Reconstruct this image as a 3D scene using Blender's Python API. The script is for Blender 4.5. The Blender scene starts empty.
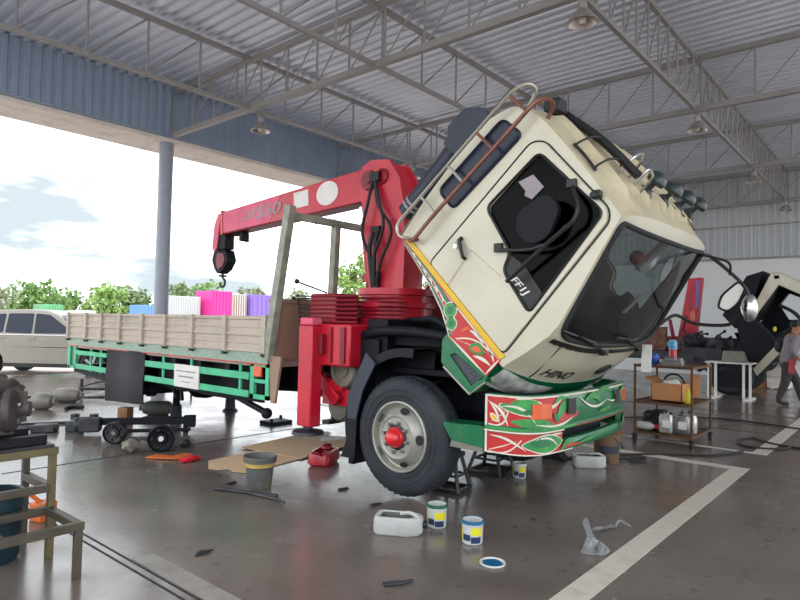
import bpy, bmesh, math, random
from mathutils import Vector, Matrix, noise as mnoise
from mathutils.geometry import tessellate_polygon
random.seed(7)
PI = math.pi
sc = bpy.context.scene
COL = sc.collection

# ---------------------------------------------------------------- camera
cam_d = bpy.data.cameras.new('camera'); cam = bpy.data.objects.new('camera', cam_d); COL.objects.link(cam)
F_PX, PITCH, YAW, ROLL, CAM_H = 609.4, .0350476, .866037, -.0208316, 1.6
cam_d.sensor_width = 36; cam_d.lens = F_PX / 800 * 36; cam_d.clip_end = 500
c_, s_ = math.cos, math.sin
def lv(r, f, u): return Vector((c_(YAW)*r + s_(YAW)*f, -s_(YAW)*r + c_(YAW)*f, u))
R0 = lv(1, 0, 0); FW = lv(0, c_(PITCH), s_(PITCH)); U0 = lv(0, -s_(PITCH), c_(PITCH))
RW = c_(ROLL)*R0 - s_(ROLL)*U0; UW = s_(ROLL)*R0 + c_(ROLL)*U0
mw = Matrix((RW, UW, -FW)).transposed().to_4x4(); mw.translation = Vector((0, 0, CAM_H))
cam.matrix_world = mw
sc.camera = cam

# ---------------------------------------------------------------- view, sky
sc.view_settings.view_transform = 'Standard'; sc.view_settings.look = 'None'
sc.view_settings.exposure = 0.0; sc.view_settings.gamma = 1.0
sc.view_settings.use_curve_mapping = False
w = bpy.data.worlds.new('sky'); sc.world = w; w.use_nodes = True
nt = w.node_tree; N = nt.nodes; L = nt.links; N.clear()
wo = N.new('ShaderNodeOutputWorld'); bg = N.new('ShaderNodeBackground')
tc = N.new('ShaderNodeTexCoord'); mp = N.new('ShaderNodeMapping'); mp.inputs['Scale'].default_value = (1.0, 1.0, 4.2)
mp.inputs['Location'].default_value = (0.35, 0.2, 0.05)
nz = N.new('ShaderNodeTexNoise'); nz.inputs['Scale'].default_value = 2.1; nz.inputs['Detail'].default_value = 5; nz.inputs['Roughness'].default_value = .5
cr = N.new('ShaderNodeValToRGB')
cr.color_ramp.elements[0].position = .40; cr.color_ramp.elements[0].color = (.215, .245, .265, 1)
cr.color_ramp.elements[1].position = .53; cr.color_ramp.elements[1].color = (.93, .97, 1.0, 1)
L.new(tc.outputs['Generated'], mp.inputs['Vector']); L.new(mp.outputs['Vector'], nz.inputs['Vector'])
L.new(nz.outputs['Fac'], cr.inputs['Fac']); L.new(cr.outputs['Color'], bg.inputs['Color'])
bg.inputs['Strength'].default_value = 3.5
L.new(bg.outputs['Background'], wo.inputs['Surface'])

# ---------------------------------------------------------------- materials
def lin(c):
    return tuple(((x/255)/12.92 if x/255 <= .04045 else (((x/255)+.055)/1.055)**2.4) for x in c)
MATS = {}
def mk(name, col, rough=.5, metal=0.0, var=.12, scale=6.0, bump=0.0, dirt=None, dirt_amt=.35, dscale=3.0, coat=0.0, spec=.5):
    m = bpy.data.materials.new(name); m.use_nodes = True; t = m.node_tree; n = t.nodes; l = t.links
    b = n['Principled BSDF']; b.inputs['Roughness'].default_value = rough; b.inputs['Metallic'].default_value = metal
    b.inputs['Coat Weight'].default_value = coat; b.inputs['Specular IOR Level'].default_value = spec
    c = lin(col)
    tcn = n.new('ShaderNodeTexCoord'); z = n.new('ShaderNodeTexNoise'); z.inputs['Scale'].default_value = scale; z.inputs['Detail'].default_value = 5
    l.new(tcn.outputs['Object'], z.inputs['Vector'])
    r = n.new('ShaderNodeValToRGB'); r.color_ramp.elements[0].position = .3; r.color_ramp.elements[1].position = .7
    r.color_ramp.elements[0].color = tuple(max(0, x*(1-var)) for x in c)+(1,); r.color_ramp.elements[1].color = tuple(min(1, x*(1+var)) for x in c)+(1,)
    l.new(z.outputs['Fac'], r.inputs['Fac']); out = r.outputs['Color']
    if dirt:
        z2 = n.new('ShaderNodeTexNoise'); z2.inputs['Scale'].default_value = dscale; z2.inputs['Detail'].default_value = 8; z2.inputs['Roughness'].default_value = .65
        l.new(tcn.outputs['Object'], z2.inputs['Vector'])
        r2 = n.new('ShaderNodeValToRGB'); r2.color_ramp.elements[0].position = .5; r2.color_ramp.elements[1].position = .72
        r2.color_ramp.elements[0].color = (0, 0, 0, 1); r2.color_ramp.elements[1].color = (dirt_amt,)*3+(1,)
        l.new(z2.outputs['Fac'], r2.inputs['Fac'])
        mx = n.new('ShaderNodeMix'); mx.data_type = 'RGBA'
        l.new(r2.outputs['Color'], mx.inputs[0]); l.new(out, mx.inputs[6]); mx.inputs[7].default_value = lin(dirt)+(1,)
        out = mx.outputs[2]
    l.new(out, b.inputs['Base Color'])
    if bump:
        bp = n.new('ShaderNodeBump'); bp.inputs['Strength'].default_value = bump; bp.inputs['Distance'].default_value = .02
        l.new(z.outputs['Fac'], bp.inputs['Height']); l.new(bp.outputs['Normal'], b.inputs['Normal'])
    MATS[name] = m; return m
def glass(name, tint, alpha, rough=.03, ior=1.5):
    m = bpy.data.materials.new(name); m.use_nodes = True; t = m.node_tree; n = t.nodes; l = t.links; n.clear()
    o = n.new('ShaderNodeOutputMaterial'); tr = n.new('ShaderNodeBsdfTransparent'); tr.inputs['Color'].default_value = tuple(alpha*x for x in lin(tint))+(1,)
    gl = n.new('ShaderNodeBsdfGlossy'); gl.inputs['Roughness'].default_value = rough
    fr = n.new('ShaderNodeFresnel'); fr.inputs['IOR'].default_value = ior
    mx = n.new('ShaderNodeMixShader'); l.new(fr.outputs[0], mx.inputs[0]); l.new(tr.outputs[0], mx.inputs[1]); l.new(gl.outputs[0], mx.inputs[2])
    l.new(mx.outputs[0], o.inputs['Surface']); MATS[name] = m; return m

def floor_mat():
    m = mk('polished_concrete', (112, 103, 98), .3, var=.14, scale=1.3, bump=0.0, dirt=(84, 76, 72), dirt_amt=.4, dscale=.7)
    t = m.node_tree; n = t.nodes; l = t.links; b = n['Principled BSDF']
    tcn = n.new('ShaderNodeTexCoord')
    z = n.new('ShaderNodeTexNoise'); z.inputs['Scale'].default_value = 1.6; z.inputs['Detail'].default_value = 7; z.inputs['Roughness'].default_value = .6
    l.new(tcn.outputs['Object'], z.inputs['Vector'])
    r = n.new('ShaderNodeMapRange'); r.inputs[1].default_value = .3; r.inputs[2].default_value = .7; r.inputs[3].default_value = .13; r.inputs[4].default_value = .30; b.inputs['Specular IOR Level'].default_value = .6
    l.new(z.outputs['Fac'], r.inputs[0]); l.new(r.outputs[0], b.inputs['Roughness'])
    bc = b.inputs['Base Color'].links[0].from_socket
    z4 = n.new('ShaderNodeTexNoise'); z4.inputs['Scale'].default_value = 11; z4.inputs['Detail'].default_value = 6; l.new(tcn.outputs['Object'], z4.inputs['Vector'])
    r4 = n.new('ShaderNodeMapRange'); r4.inputs[1].default_value = .60; r4.inputs[2].default_value = .74; r4.inputs[3].default_value = 0; r4.inputs[4].default_value = .55; l.new(z4.outputs['Fac'], r4.inputs[0])
    m4 = n.new('ShaderNodeMix'); m4.data_type = 'RGBA'; l.new(r4.outputs[0], m4.inputs[0]); l.new(bc, m4.inputs[6]); m4.inputs[7].default_value = lin((58, 52, 50))+(1,); l.new(m4.outputs[2], b.inputs['Base Color'])
    z3 = n.new('ShaderNodeTexNoise'); z3.inputs['Scale'].default_value = 9; z3.inputs['Detail'].default_value = 4
    l.new(tcn.outputs['Object'], z3.inputs['Vector'])
    bp = n.new('ShaderNodeBump'); bp.inputs['Strength'].default_value = .06; bp.inputs['Distance'].default_value = .02
    l.new(z3.outputs['Fac'], bp.inputs['Height']); l.new(bp.outputs['Normal'], b.inputs['Normal'])
    return m
floor_mat()
mk('line_white', (205, 198, 186), .45, var=.1, scale=5, dirt=(130, 122, 112), dirt_amt=.6, dscale=5)
mk('line_worn', (150, 145, 138), .4, var=.15, scale=5, dirt=(110, 104, 98), dirt_amt=.8, dscale=6)
mk('groove', (38, 36, 36), .6)
mk('yard', (206, 190, 182), .7, var=.12, scale=.5, dirt=(140, 130, 120), dscale=.3)
mk('roof_sheet', (216, 222, 234), .42, metal=.35, var=.06, scale=.7)
mk('fascia_blue', (146, 162, 184), .5, var=.07, scale=1.0)
mk('beam_cream', (240, 231, 221), .75, var=.06, dirt=(150, 140, 130), dirt_amt=.4, dscale=2)
mk('wall_white', (222, 224, 224), .7, var=.03, scale=.6)
mk('wall_sheet', (186, 190, 192), .5, metal=.1, var=.06, scale=.8)
mk('truss_paint', (146, 144, 142), .5, var=.08, scale=3, dirt=(120, 100, 80), dirt_amt=.3)
mk('column_grey', (152, 158, 170), .45, var=.06)
mk('lamp_shade', (196, 190, 182), .3, metal=.7, var=.05)
mk('lamp_inner', (235, 228, 218), .5)
mk('cab_cream', (202, 196, 174), .3, var=.05, scale=2.5, dirt=(150, 120, 80), dirt_amt=.22, dscale=1.6, coat=.35)
mk('cab_cream_dirty', (200, 190, 160), .42, var=.1, scale=4, dirt=(140, 108, 66), dirt_amt=.5, dscale=2.6)
mk('black_trim', (22, 23, 26), .45)
mk('black_rubber', (30, 32, 36), .7, var=.2, scale=12)
mk('tyre', (34, 38, 46), .68, var=.18, scale=9, dirt=(78, 80, 84), dirt_amt=.35, dscale=4)
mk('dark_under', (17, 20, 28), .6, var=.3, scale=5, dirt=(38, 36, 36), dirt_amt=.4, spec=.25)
mk('dark_flap', (15, 16, 25), .55, var=.2, scale=3, dirt=(46, 38, 46), dirt_amt=.4, spec=.3)
mk('stay_grey', (50, 56, 68), .55, var=.15)
mk('snorkel', (40, 46, 62), .5, var=.12, bump=.05)
mk('yellow', (228, 182, 36), .4, var=.1, dirt=(190, 140, 40), dirt_amt=.4)
mk('paint_green', (14, 108, 66), .33, var=.12, scale=7, dirt=(18, 84, 52), dirt_amt=.5, dscale=5, coat=.3)
mk('paint_leaf', (44, 140, 62), .33, var=.3, scale=14, coat=.3)
mk('paint_red', (190, 34, 28), .33, var=.15, scale=9, coat=.3)
mk('paint_orange', (226, 92, 40), .33, var=.1, coat=.3)
mk('paint_white', (220, 216, 200), .4, var=.08)
mk('orange_lens', (214, 88, 24), .2, var=.1, coat=.6)
mk('mint_green', (72, 186, 138), .45, var=.12, scale=4, dirt=(60, 150, 110), dirt_amt=.5, dscale=5)
mk('deck_grey', (186, 172, 158), .55, var=.08, scale=4, dirt=(112, 96, 84), dirt_amt=.5, dscale=3)
mk('deck_green', (136, 158, 142), .4, metal=.3, var=.2, scale=30)
mk('tan_panel', (158, 130, 112), .6, var=.08, scale=3, dirt=(120, 96, 80), dirt_amt=.5)
mk('gantry', (150, 150, 136), .55, var=.25, scale=7, dirt=(74, 120, 104), dirt_amt=.7, dscale=4)
mk('crane_red', (196, 22, 48), .38, var=.1, scale=3, dirt=(150, 30, 44), dirt_amt=.5, dscale=2.5, coat=.2)
mk('crane_pink', (218, 84, 116), .5, var=.14, scale=4, dirt=(222, 150, 166), dirt_amt=.6, dscale=3)
mk('crane_dark', (126, 18, 34), .45, var=.15)
mk('decal_white', (226, 222, 216), .5, var=.06)
mk('decal_grey', (150, 140, 146), .5, var=.1)
mk('steel', (150, 150, 150), .35, metal=.8, var=.1)
mk('chrome', (205, 205, 205), .15, metal=1.0, var=.03)
mk('rim_paint', (168, 168, 158), .4, metal=.35, var=.1, scale=6, dirt=(96, 90, 82), dirt_amt=.5, dscale=6)
mk('hub_red', (214, 28, 42), .3, var=.08, coat=.5)
mk('rust', (112, 70, 48), .65, metal=.2, var=.25, scale=9, dirt=(160, 150, 140), dirt_amt=.5, dscale=4)
mk('rod_rust', (138, 92, 78), .4, metal=.5, var=.25, scale=6)
mk('silver_rod', (176, 172, 160), .35, metal=.7, var=.12)
mk('cable_black', (26, 26, 28), .6)
mk('lamp_clear', (196, 196, 192), .18, metal=.35, var=.4, scale=11, coat=.6)
mk('marker_green', (34, 52, 52), .4, var=.2, coat=.3)
mk('rope', (120, 104, 80), .8)
mk('cardboard', (212, 180, 144), .85, var=.1, scale=3, dirt=(150, 118, 88), dirt_amt=.5)
mk('carton', (196, 138, 90), .8, var=.06)
mk('bucket_grey', (92, 94, 92), .55, var=.15, dirt=(150, 130, 70), dirt_amt=.5, dscale=5)
mk('bucket_brown', (112, 88, 66), .6, var=.2, dirt=(70, 58, 50), dirt_amt=.6, dscale=6)
mk('yellow_grime', (190, 160, 90), .6, var=.2)
mk('tray_red', (172, 26, 44), .35, var=.12, coat=.2)
mk('oil', (20, 18, 20), .15)
mk('plastic_white', (184, 186, 184), .4, var=.06, dirt=(130, 126, 120), dirt_amt=.5)
mk('paint_tin', (196, 200, 198), .35, metal=.15, var=.06)
mk('tin_yellow', (226, 214, 40), .45, var=.08)
mk('tin_navy', (34, 52, 92), .45, var=.1)
mk('wet_green', (36, 92, 70), .2, var=.1)
mk('wet_blue', (34, 100, 140), .2, var=.15, scale=14)
mk('film_clear', (205, 210, 218), .15, var=.1)
mk('bench_metal', (84, 77, 67), .5, metal=.3, var=.2, scale=6, dirt=(88, 72, 50), dirt_amt=.6)
mk('bench_yellow', (102, 92, 62), .5, metal=.1, var=.25, scale=6, dirt=(96, 80, 52), dirt_amt=.7)
mk('drum_teal', (26, 52, 62), .4, var=.1)
mk('gear_iron', (78, 72, 70), .55, metal=.2, var=.35, scale=7, bump=.5, dirt=(48, 44, 44), dirt_amt=.7, dscale=4)
mk('iron_dark', (58, 58, 64), .5, metal=.5, var=.3, scale=8, bump=.3, dirt=(90, 84, 78), dirt_amt=.5)
mk('iron_grey', (128, 124, 114), .55, metal=.3, var=.15, scale=6)
mk('orange_item', (216, 108, 48), .5)
mk('blue_item', (44, 88, 168), .45)
mk('lightblue_item', (96, 168, 200), .4)
mk('wood', (134, 92, 62), .75, var=.15, scale=9)
mk('trolley_steel', (100, 72, 44), .5, metal=.3, var=.25, scale=9, dirt=(74, 54, 40), dirt_amt=.6)
mk('car_silver', (140, 134, 126), .35, metal=.3, var=.03, coat=.3)
mk('car_glass', (28, 36, 54), .25, var=.1, spec=.3)
mk('pink_box', (226, 56, 150), .5, var=.05)
mk('purple_box', (136, 110, 190), .5, var=.05)
mk('shed_white', (206, 208, 206), .6, var=.06)
mk('blue_box', (110, 155, 216), .5, var=.06)  # blue lightened, distance haze put into the colour
mk('green_box', (110, 180, 130), .5, var=.1)
mk('conc_wall', (206, 206, 206), .8, var=.05)
mk('bark', (96, 80, 62), .9, var=.2)
for i, c in enumerate(((118, 140, 92), (142, 172, 96), (122, 156, 88), (140, 150, 116))):  # leaf greens paled, distance haze put into the colours
    mk('leaf%d' % i, c, .6, var=.3, scale=1.5)
mk('skin', (164, 112, 84), .5, var=.04); mk('shirt_grey', (132, 124, 128), .8, var=.06); mk('trousers', (52, 50, 52), .8, var=.1)
mk('hair', (24, 22, 22), .6); mk('shoe', (26, 26, 28), .5); mk('bag_black', (36, 40, 42), .6); mk('bag_red', (150, 40, 50), .6)
mk('seat_dark', (44, 42, 46), .8, var=.15); mk('dash', (58, 56, 54), .7, var=.1); mk('trim_light', (176, 172, 164), .6)
mk('tread', (70, 74, 78), .45, metal=.4, var=.3, scale=40, bump=.3)
mk('paper', (226, 226, 222), .8)
mk('red_panel', (196, 30, 52), .4, var=.2, scale=5)
mk('ceil_pad', (120, 122, 120), .8)
glass('windscreen', (222, 230, 230), .85); glass('tint', (60, 76, 104), .35, .15, 1.18)
glass('film', (235, 238, 242), .95, .12)
def _film():
    t = MATS['film'].node_tree; n = t.nodes; l = t.links; o = [q for q in n if q.type == 'OUTPUT_MATERIAL'][0]; src = o.inputs['Surface'].links[0].from_socket
    d = n.new('ShaderNodeBsdfDiffuse'); d.inputs['Color'].default_value = (.8, .82, .86, 1); mx = n.new('ShaderNodeMixShader'); mx.inputs[0].default_value = .16
    l.new(src, mx.inputs[1]); l.new(d.outputs[0], mx.inputs[2]); l.new(mx.outputs[0], o.inputs['Surface'])
_film()

# ---------------------------------------------------------------- mesh builder
class MB:
    def __init__(s): s.v = []; s.f = []; s.m = []
    def add(s, vs, fs, mi=0):
        o = len(s.v); s.v += [Vector(v) for v in vs]; s.f += [tuple(i+o for i in f) for f in fs]; s.m += [mi]*len(fs); return s
    def box(s, c, size, rot=None, mi=0):
        c = Vector(c); h = [x/2 for x in size]; vs = []
        for x in (-1, 1):
            for y in (-1, 1):
                for z in (-1, 1):
                    p = Vector((x*h[0], y*h[1], z*h[2])); vs.append(c + (rot @ p if rot else p))
        return s.add(vs, [(0, 1, 3, 2), (4, 6, 7, 5), (0, 4, 5, 1), (2, 3, 7, 6), (0, 2, 6, 4), (1, 5, 7, 3)], mi)
    def bx(s, x0, x1, y0, y1, z0, z1, mi=0): return s.box(((x0+x1)/2, (y0+y1)/2, (z0+z1)/2), (abs(x1-x0), abs(y1-y0), abs(z1-z0)), None, mi)
    def bar(s, p, q, wd, ht=None, up=(0, 0, 1), mi=0):
        p = Vector(p); q = Vector(q); ht = wd if ht is None else ht; d = q-p; ln = d.length; d.normalize(); u = Vector(up)
        if abs(d.dot(u)) > .98: u = Vector((1, 0, 0))
        sd = d.cross(u).normalized(); u = sd.cross(d).normalized()
        return s.box((p+q)/2, (wd, ln, ht), Matrix((sd, d, u)).transposed(), mi)
    def tube(s, pts, r, n=8, closed=False, caps=True, mi=0):
        pts = [Vector(p) for p in pts]; k = len(pts); rs = r if isinstance(r, (list, tuple)) else [r]*k
        nrm = None; vs = []
        for i, p in enumerate(pts):
            if closed: d = pts[(i+1) % k]-pts[i-1]
            else: d = pts[min(i+1, k-1)]-pts[max(i-1, 0)]
            d.normalize()
            if nrm is None:
                a = Vector((0, 0, 1)) if abs(d.z) < .9 else Vector((1, 0, 0)); nrm = d.cross(a).normalized()
            else:
                nrm = (nrm - d*nrm.dot(d)).normalized()
            b = d.cross(nrm)
            vs += [p + rs[i]*(math.cos(2*PI*j/n)*nrm + math.sin(2*PI*j/n)*b) for j in range(n)]
        fs = []
        for i in range(k if closed else k-1):
            for j in range(n):
                a = i*n+j; b2 = i*n+(j+1) % n; c2 = ((i+1) % k)*n+(j+1) % n; d2 = ((i+1) % k)*n+j; fs.append((a, b2, c2, d2))
        if caps and not closed: fs += [tuple(range(n-1, -1, -1)), tuple((k-1)*n+j for j in range(n))]
        return s.add(vs, fs, mi)
    def lathe(s, prof, o=(0, 0, 0), axis=(0, 0, 1), n=24, mi=0, mis=None, sx=1.0, ref=None):
        o = Vector(o); ax = Vector(axis).normalized(); a = Vector(ref) if ref else (Vector((1, 0, 0)) if abs(ax.x) < .9 else Vector((0, 1, 0)))
        e1 = (a-ax*a.dot(ax)).normalized(); e2 = ax.cross(e1); vs = []; k = len(prof)
        for r, h in prof: vs += [o+ax*h+r*(sx*math.cos(2*PI*j/n)*e1+math.sin(2*PI*j/n)*e2) for j in range(n)]
        for i in range(k-1):
            fs = [(i*n+j, i*n+(j+1) % n, (i+1)*n+(j+1) % n, (i+1)*n+j) for j in range(n)]
            if i == 0: base = len(s.v); s.add(vs, [], 0)
            s.f += [tuple(q+base for q in f) for f in fs]; s.m += [(mis[i] if mis else mi)]*n
        return s
    def grid(s, fn, us, vs_, mi=0, flip=False):
        V = [fn(u, v) for u in us for v in vs_]; m = len(vs_); fs = []
        for i in range(len(us)-1):
            for j in range(m-1):
                f = (i*m+j, (i+1)*m+j, (i+1)*m+j+1, i*m+j+1); fs.append(f[::-1] if flip else f)
        return s.add(V, fs, mi)
    def plate(s, outer, fn, off, holes=(), mi=0):
        """flat polygon (2-D) with holes, mapped by fn(u,v) and given the thickness vector off"""
        loops = [list(outer)]+[list(h) for h in holes]
        tris = tessellate_polygon([[Vector((p[0], p[1], 0)) for p in lp] for lp in loops])
        flat = [p for lp in loops for p in lp]; k = len(flat); off = Vector(off)
        A = [Vector(fn(*p)) for p in flat]; B = [p+off for p in A]
        fs = [tuple(t) for t in tris]+[tuple(i+k for i in reversed(t)) for t in tris]
        o = 0
        for lp in loops:
            m = len(lp)
            for i in range(m): a = o+i; b = o+(i+1) % m; fs.append((a, b, b+k, a+k))
            o += m
        return s.add(A+B, fs, mi)
    def ball(s, c, r, n=12, m=8, sc_=(1, 1, 1), mi=0, rough=0.0, seed=0):
        c = Vector(c); vs = []; 
        for i in range(m+1):
            th = PI*i/m
            for j in range(n):
                ph = 2*PI*j/n; d = Vector((math.sin(th)*math.cos(ph), math.sin(th)*math.sin(ph), math.cos(th)))
                rr = r*(1+rough*mnoise.noise(d*2.2+Vector((seed, seed*.7, 0)))) if rough else r
                vs.append(c+Vector((d.x*sc_[0], d.y*sc_[1], d.z*sc_[2]))*rr)
        fs = [(i*n+j, (i+1)*n+j, (i+1)*n+(j+1) % n, i*n+(j+1) % n) for i in range(m) for j in range(n)]
        return s.add(vs, fs, mi)
    def build(s, name, mats, parent=None, bevel=0.0, angle=38, world=True, seg=2):
        me = bpy.data.meshes.new(name); inv = None; vs = s.v
        if parent is not None and world:
            inv = root_inv(parent); vs = [inv @ v for v in vs]
        me.from_pydata([tuple(v) for v in vs], [], s.f)
        ml = mats if isinstance(mats, (list, tuple)) else [mats]
        for m in ml: me.materials.append(MATS[m])
        for p, mi in zip(me.polygons, s.m): p.material_index = mi; p.use_smooth = True
        bm = bmesh.new(); bm.from_mesh(me); bmesh.ops.remove_doubles(bm, verts=bm.verts, dist=1e-5); bmesh.ops.recalc_face_normals(bm, faces=bm.faces); bm.to_mesh(me); bm.free()
        me.set_sharp_from_angle(angle=math.radians(angle)); me.update()
        o = bpy.data.objects.new(name, me); COL.objects.link(o)
        if parent is not None: o.parent = parent
        if bevel:
            b = o.modifiers.new('bevel', 'BEVEL'); b.width = bevel; b.segments = seg; b.limit_method = 'ANGLE'; b.angle_limit = math.radians(40)
        return o
def root_inv(o):
    while o.parent is not None: o = o.parent
    return (Matrix.Translation(o.location) @ o.rotation_euler.to_matrix().to_4x4()).inverted()
def thing(name, label, cat, loc=(0, 0, 0), rz=0.0, group=None):
    o = bpy.data.objects.new(name, None); o.empty_display_size = .1; COL.objects.link(o)
    o.location = loc; o.rotation_euler = (0, 0, rz); o['label'] = label; o['category'] = cat
    if group: o['group'] = group
    return o
def tag(o, label, cat, group=None):
    o['label'] = label; o['category'] = cat
    if group: o['group'] = group
    return o
def solo(mb, name, mats, label, cat, loc, group=None, bevel=0.0, **k):
    """a thing that is one mesh, its origin at its base"""
    s = Vector(loc); mb.v = [v-s for v in mb.v]; o = mb.build(name, mats, None, bevel, **k); o.location = s
    return tag(o, label, cat, group)
def struct(mb, name, mats, **k):
    o = mb.build(name, mats, None, **k); o['kind'] = 'structure'; return o
def dup(root, loc, rz, label, group=None):
    r = root.copy(); COL.objects.link(r); r.location = loc; r.rotation_euler = (0, 0, rz); r['label'] = label
    if group: r['group'] = group
    for ch in list(root.children):
        c = ch.copy(); COL.objects.link(c); c.parent = r
        for g in ch.children: d = g.copy(); COL.objects.link(d); d.parent = c
    return r
def rpoly(pts, r, n=5):
    """round the corners of a polygon"""
    out = []; k = len(pts)
    for i in range(k):
        p = Vector(pts[i][:2]); a = Vector(pts[i-1][:2]); b = Vector(pts[(i+1) % k][:2])
        rr = r[i] if isinstance(r, (list, tuple)) else r
        d1 = (a-p); d2 = (b-p); l1 = d1.length; l2 = d2.length; d1.normalize(); d2.normalize()
        t = min(rr, l1*.45, l2*.45); s0 = p+d1*t; s1 = p+d2*t
        for j in range(n+1):
            u = j/n; q = s0*(1-u)**2+p*2*u*(1-u)+s1*u*u; out.append((q.x, q.y))
    return out
def smooth_path(pts, n=6):
    P = [Vector(p) for p in pts]; out = []
    for i in range(len(P)-1):
        p0 = P[max(i-1, 0)]; p1 = P[i]; p2 = P[i+1]; p3 = P[min(i+2, len(P)-1)]
        for j in range(n):
            t = j/n; out.append(.5*((2*p1)+(p2-p0)*t+(2*p0-5*p1+4*p2-p3)*t*t+(3*p1-p0-3*p2+p3)*t**3))
    out.append(P[-1]); return out
def interp(x, tab):
    if x <= tab[0][0]: return tab[0][1]
    for (a, b), (c, d) in zip(tab, tab[1:]):
        if x <= c: return b+(d-b)*(x-a)/(c-a) if c > a else d
    return tab[-1][1]
def text_mesh(body, size, shear=0.0, extrude=0.0):
    cu = bpy.data.curves.new('lettering', 'FONT'); cu.body = body; cu.size = size; cu.shear = shear; cu.extrude = extrude; cu.offset = size*.018
    cu.resolution_u = 4
    o = bpy.data.objects.new('lettering', cu); COL.objects.link(o); dg = bpy.context.evaluated_depsgraph_get()
    me = bpy.data.meshes.new_from_object(o.evaluated_get(dg)); vs = [v.co.copy() for v in me.vertices]; fs = [tuple(p.vertices) for p in me.polygons]
    bpy.data.objects.remove(o); bpy.data.curves.remove(cu); bpy.data.meshes.remove(me); return vs, fs
def lin_range(a, b, n): return [a+(b-a)*i/n for i in range(n+1)]
def arc(c, r, a0, a1, n, f): return [f(c[0]+r*math.cos(a0+(a1-a0)*i/n), c[1]+r*math.sin(a0+(a1-a0)*i/n)) for i in range(n+1)]

# ================================================================ THE SETTING
X0, X1, Y0, YF = -9.0, 22.6, -7.0, 12.75
RX = -2.0      # roof cut short out of view, so skylight reaches the left floor
m = MB(); m.bx(X0, X1+.3, Y0, 17.6, -.2, 0.0); struct(m, 'floor', 'polished_concrete')
m = MB(); m.bx(-60, 140, 17.6, 170, -.25, -.04); struct(m, 'yard_ground', 'yard')
m = MB(); m.bx(-60, X0, -60, 17.6, -.25, -.04); m.bx(X0, 140, -60, Y0, -.25, -.04); m.bx(X1+.3, 140, Y0, 17.6, -.25, -.04); struct(m, 'yard_ground', 'yard')
# corrugated roof, ribs along Y
def corrug(u0, u1, pitch, h):
    out = []; u = u0
    while u < u1:
        out += [(u, 0), (u+pitch*.34, 0), (u+pitch*.44, h), (u+pitch*.84, h), (u+pitch*.94, 0)]; u += pitch
    out.append((u, 0)); return out
pr = corrug(RX, X1+.2, .22, .05)
m = MB()
for yy in ((Y0, YF),):
    vs = [(x, yy[0], 6.70+z) for x, z in pr]+[(x, yy[1], 6.70+z) for x, z in pr]+[(x, yy[0], 6.74+z) for x, z in pr]+[(x, yy[1], 6.74+z) for x, z in pr]
    k = len(pr); fs = []
    for i in range(k-1): fs += [(i, i+1, k+i+1, k+i), (2*k+i, 3*k+i, 3*k+i+1, 2*k+i+1)]
    m.add(vs, fs)
struct(m, 'ceiling', 'roof_sheet', angle=20)
# fascia over the open side: vertical corrugation, cream beam behind it
pf = corrug(RX, X1+.2, .19, .03); k = len(pf); m = MB()
m.add([(x, YF-.02-z, 5.62) for x, z in pf]+[(x, YF-.02-z, 6.72) for x, z in pf], [(i, i+1, k+i+1, k+i) for i in range(k-1)])
m.bx(RX, X1+.2, YF-.015, YF+.03, 5.62, 6.78)
m.bx(RX, X1+.2, YF-.09, YF-.0, 5.60, 5.635)
struct(m, 'trim_1', 'fascia_blue', angle=20)
m = MB(); m.bx(RX, X1+.2, YF+.03, 13.9, 5.52, 6.4); struct(m, 'trim_2', 'beam_cream')
# far end wall: white below, sheet metal above
m = MB(); m.bx(X1, X1+.2, Y0, YF-.1, 0, 3.9); struct(m, 'wall_end', 'wall_white')
pw = corrug(Y0, YF-.1, .22, .04); k = len(pw); m = MB()
m.add([(X1+.02-z, y, 3.9) for y, z in pw]+[(X1+.02-z, y, 6.7) for y, z in pw], [(i, i+1, k+i+1, k+i) for i in range(k-1)])
m.bx(X1+.05, X1+.2, Y0, YF-.1, 3.9, 6.7); struct(m, 'wall_end_upper', 'wall_sheet', angle=20)
m = MB(); m.bx(X1-.04, X1+.02, Y0, YF-.1, 3.86, 3.93); m.bx(X1-.06, X1+.02, Y0, YF-.1, 4.96, 5.0); struct(m, 'trim_3', 'truss_paint')
# floor paint: bay lines, worn line and joint at left
T = .003
m = MB(); m.bx(-2, 7.95, 1.47, 1.645, 0, T); struct(m, 'trim_4', 'line_white')
m = MB(); m.bx(7.78, 7.95, 1.645, 9.2, 0, T); struct(m, 'trim_5', 'line_white')
m = MB(); m.bx(9.05, 21, 1.47, 1.645, 0, T); m.bx(8.95, 9.05, 1.47, 9.2, 0, T); struct(m, 'trim_6', 'line_white')
m = MB(); m.bx(1.98, 2.12, 1.645, 3.95, 0, T); struct(m, 'trim_7', 'line_worn')
m = MB(); m.bx(1.895, 1.907, -2, 12, 0, .004); m.bx(1.955, 1.967, -2, 12, 0, .004); struct(m, 'trim_8', 'groove')
m = MB(); m.bx(2.12, 7.5, 6.95, 6.965, 0, .004); m.bx(2.2, 2.215, 12.2, 12.215, 0, .004); m.bx(X0, 12, 12.3, 12.33, 0, .004); m.bx(13.0, 13.01, -5, 12, 0, .004); m.bx(10.8, 10.81, -5, 12, 0, .004); struct(m, 'trim_9', 'groove')

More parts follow.
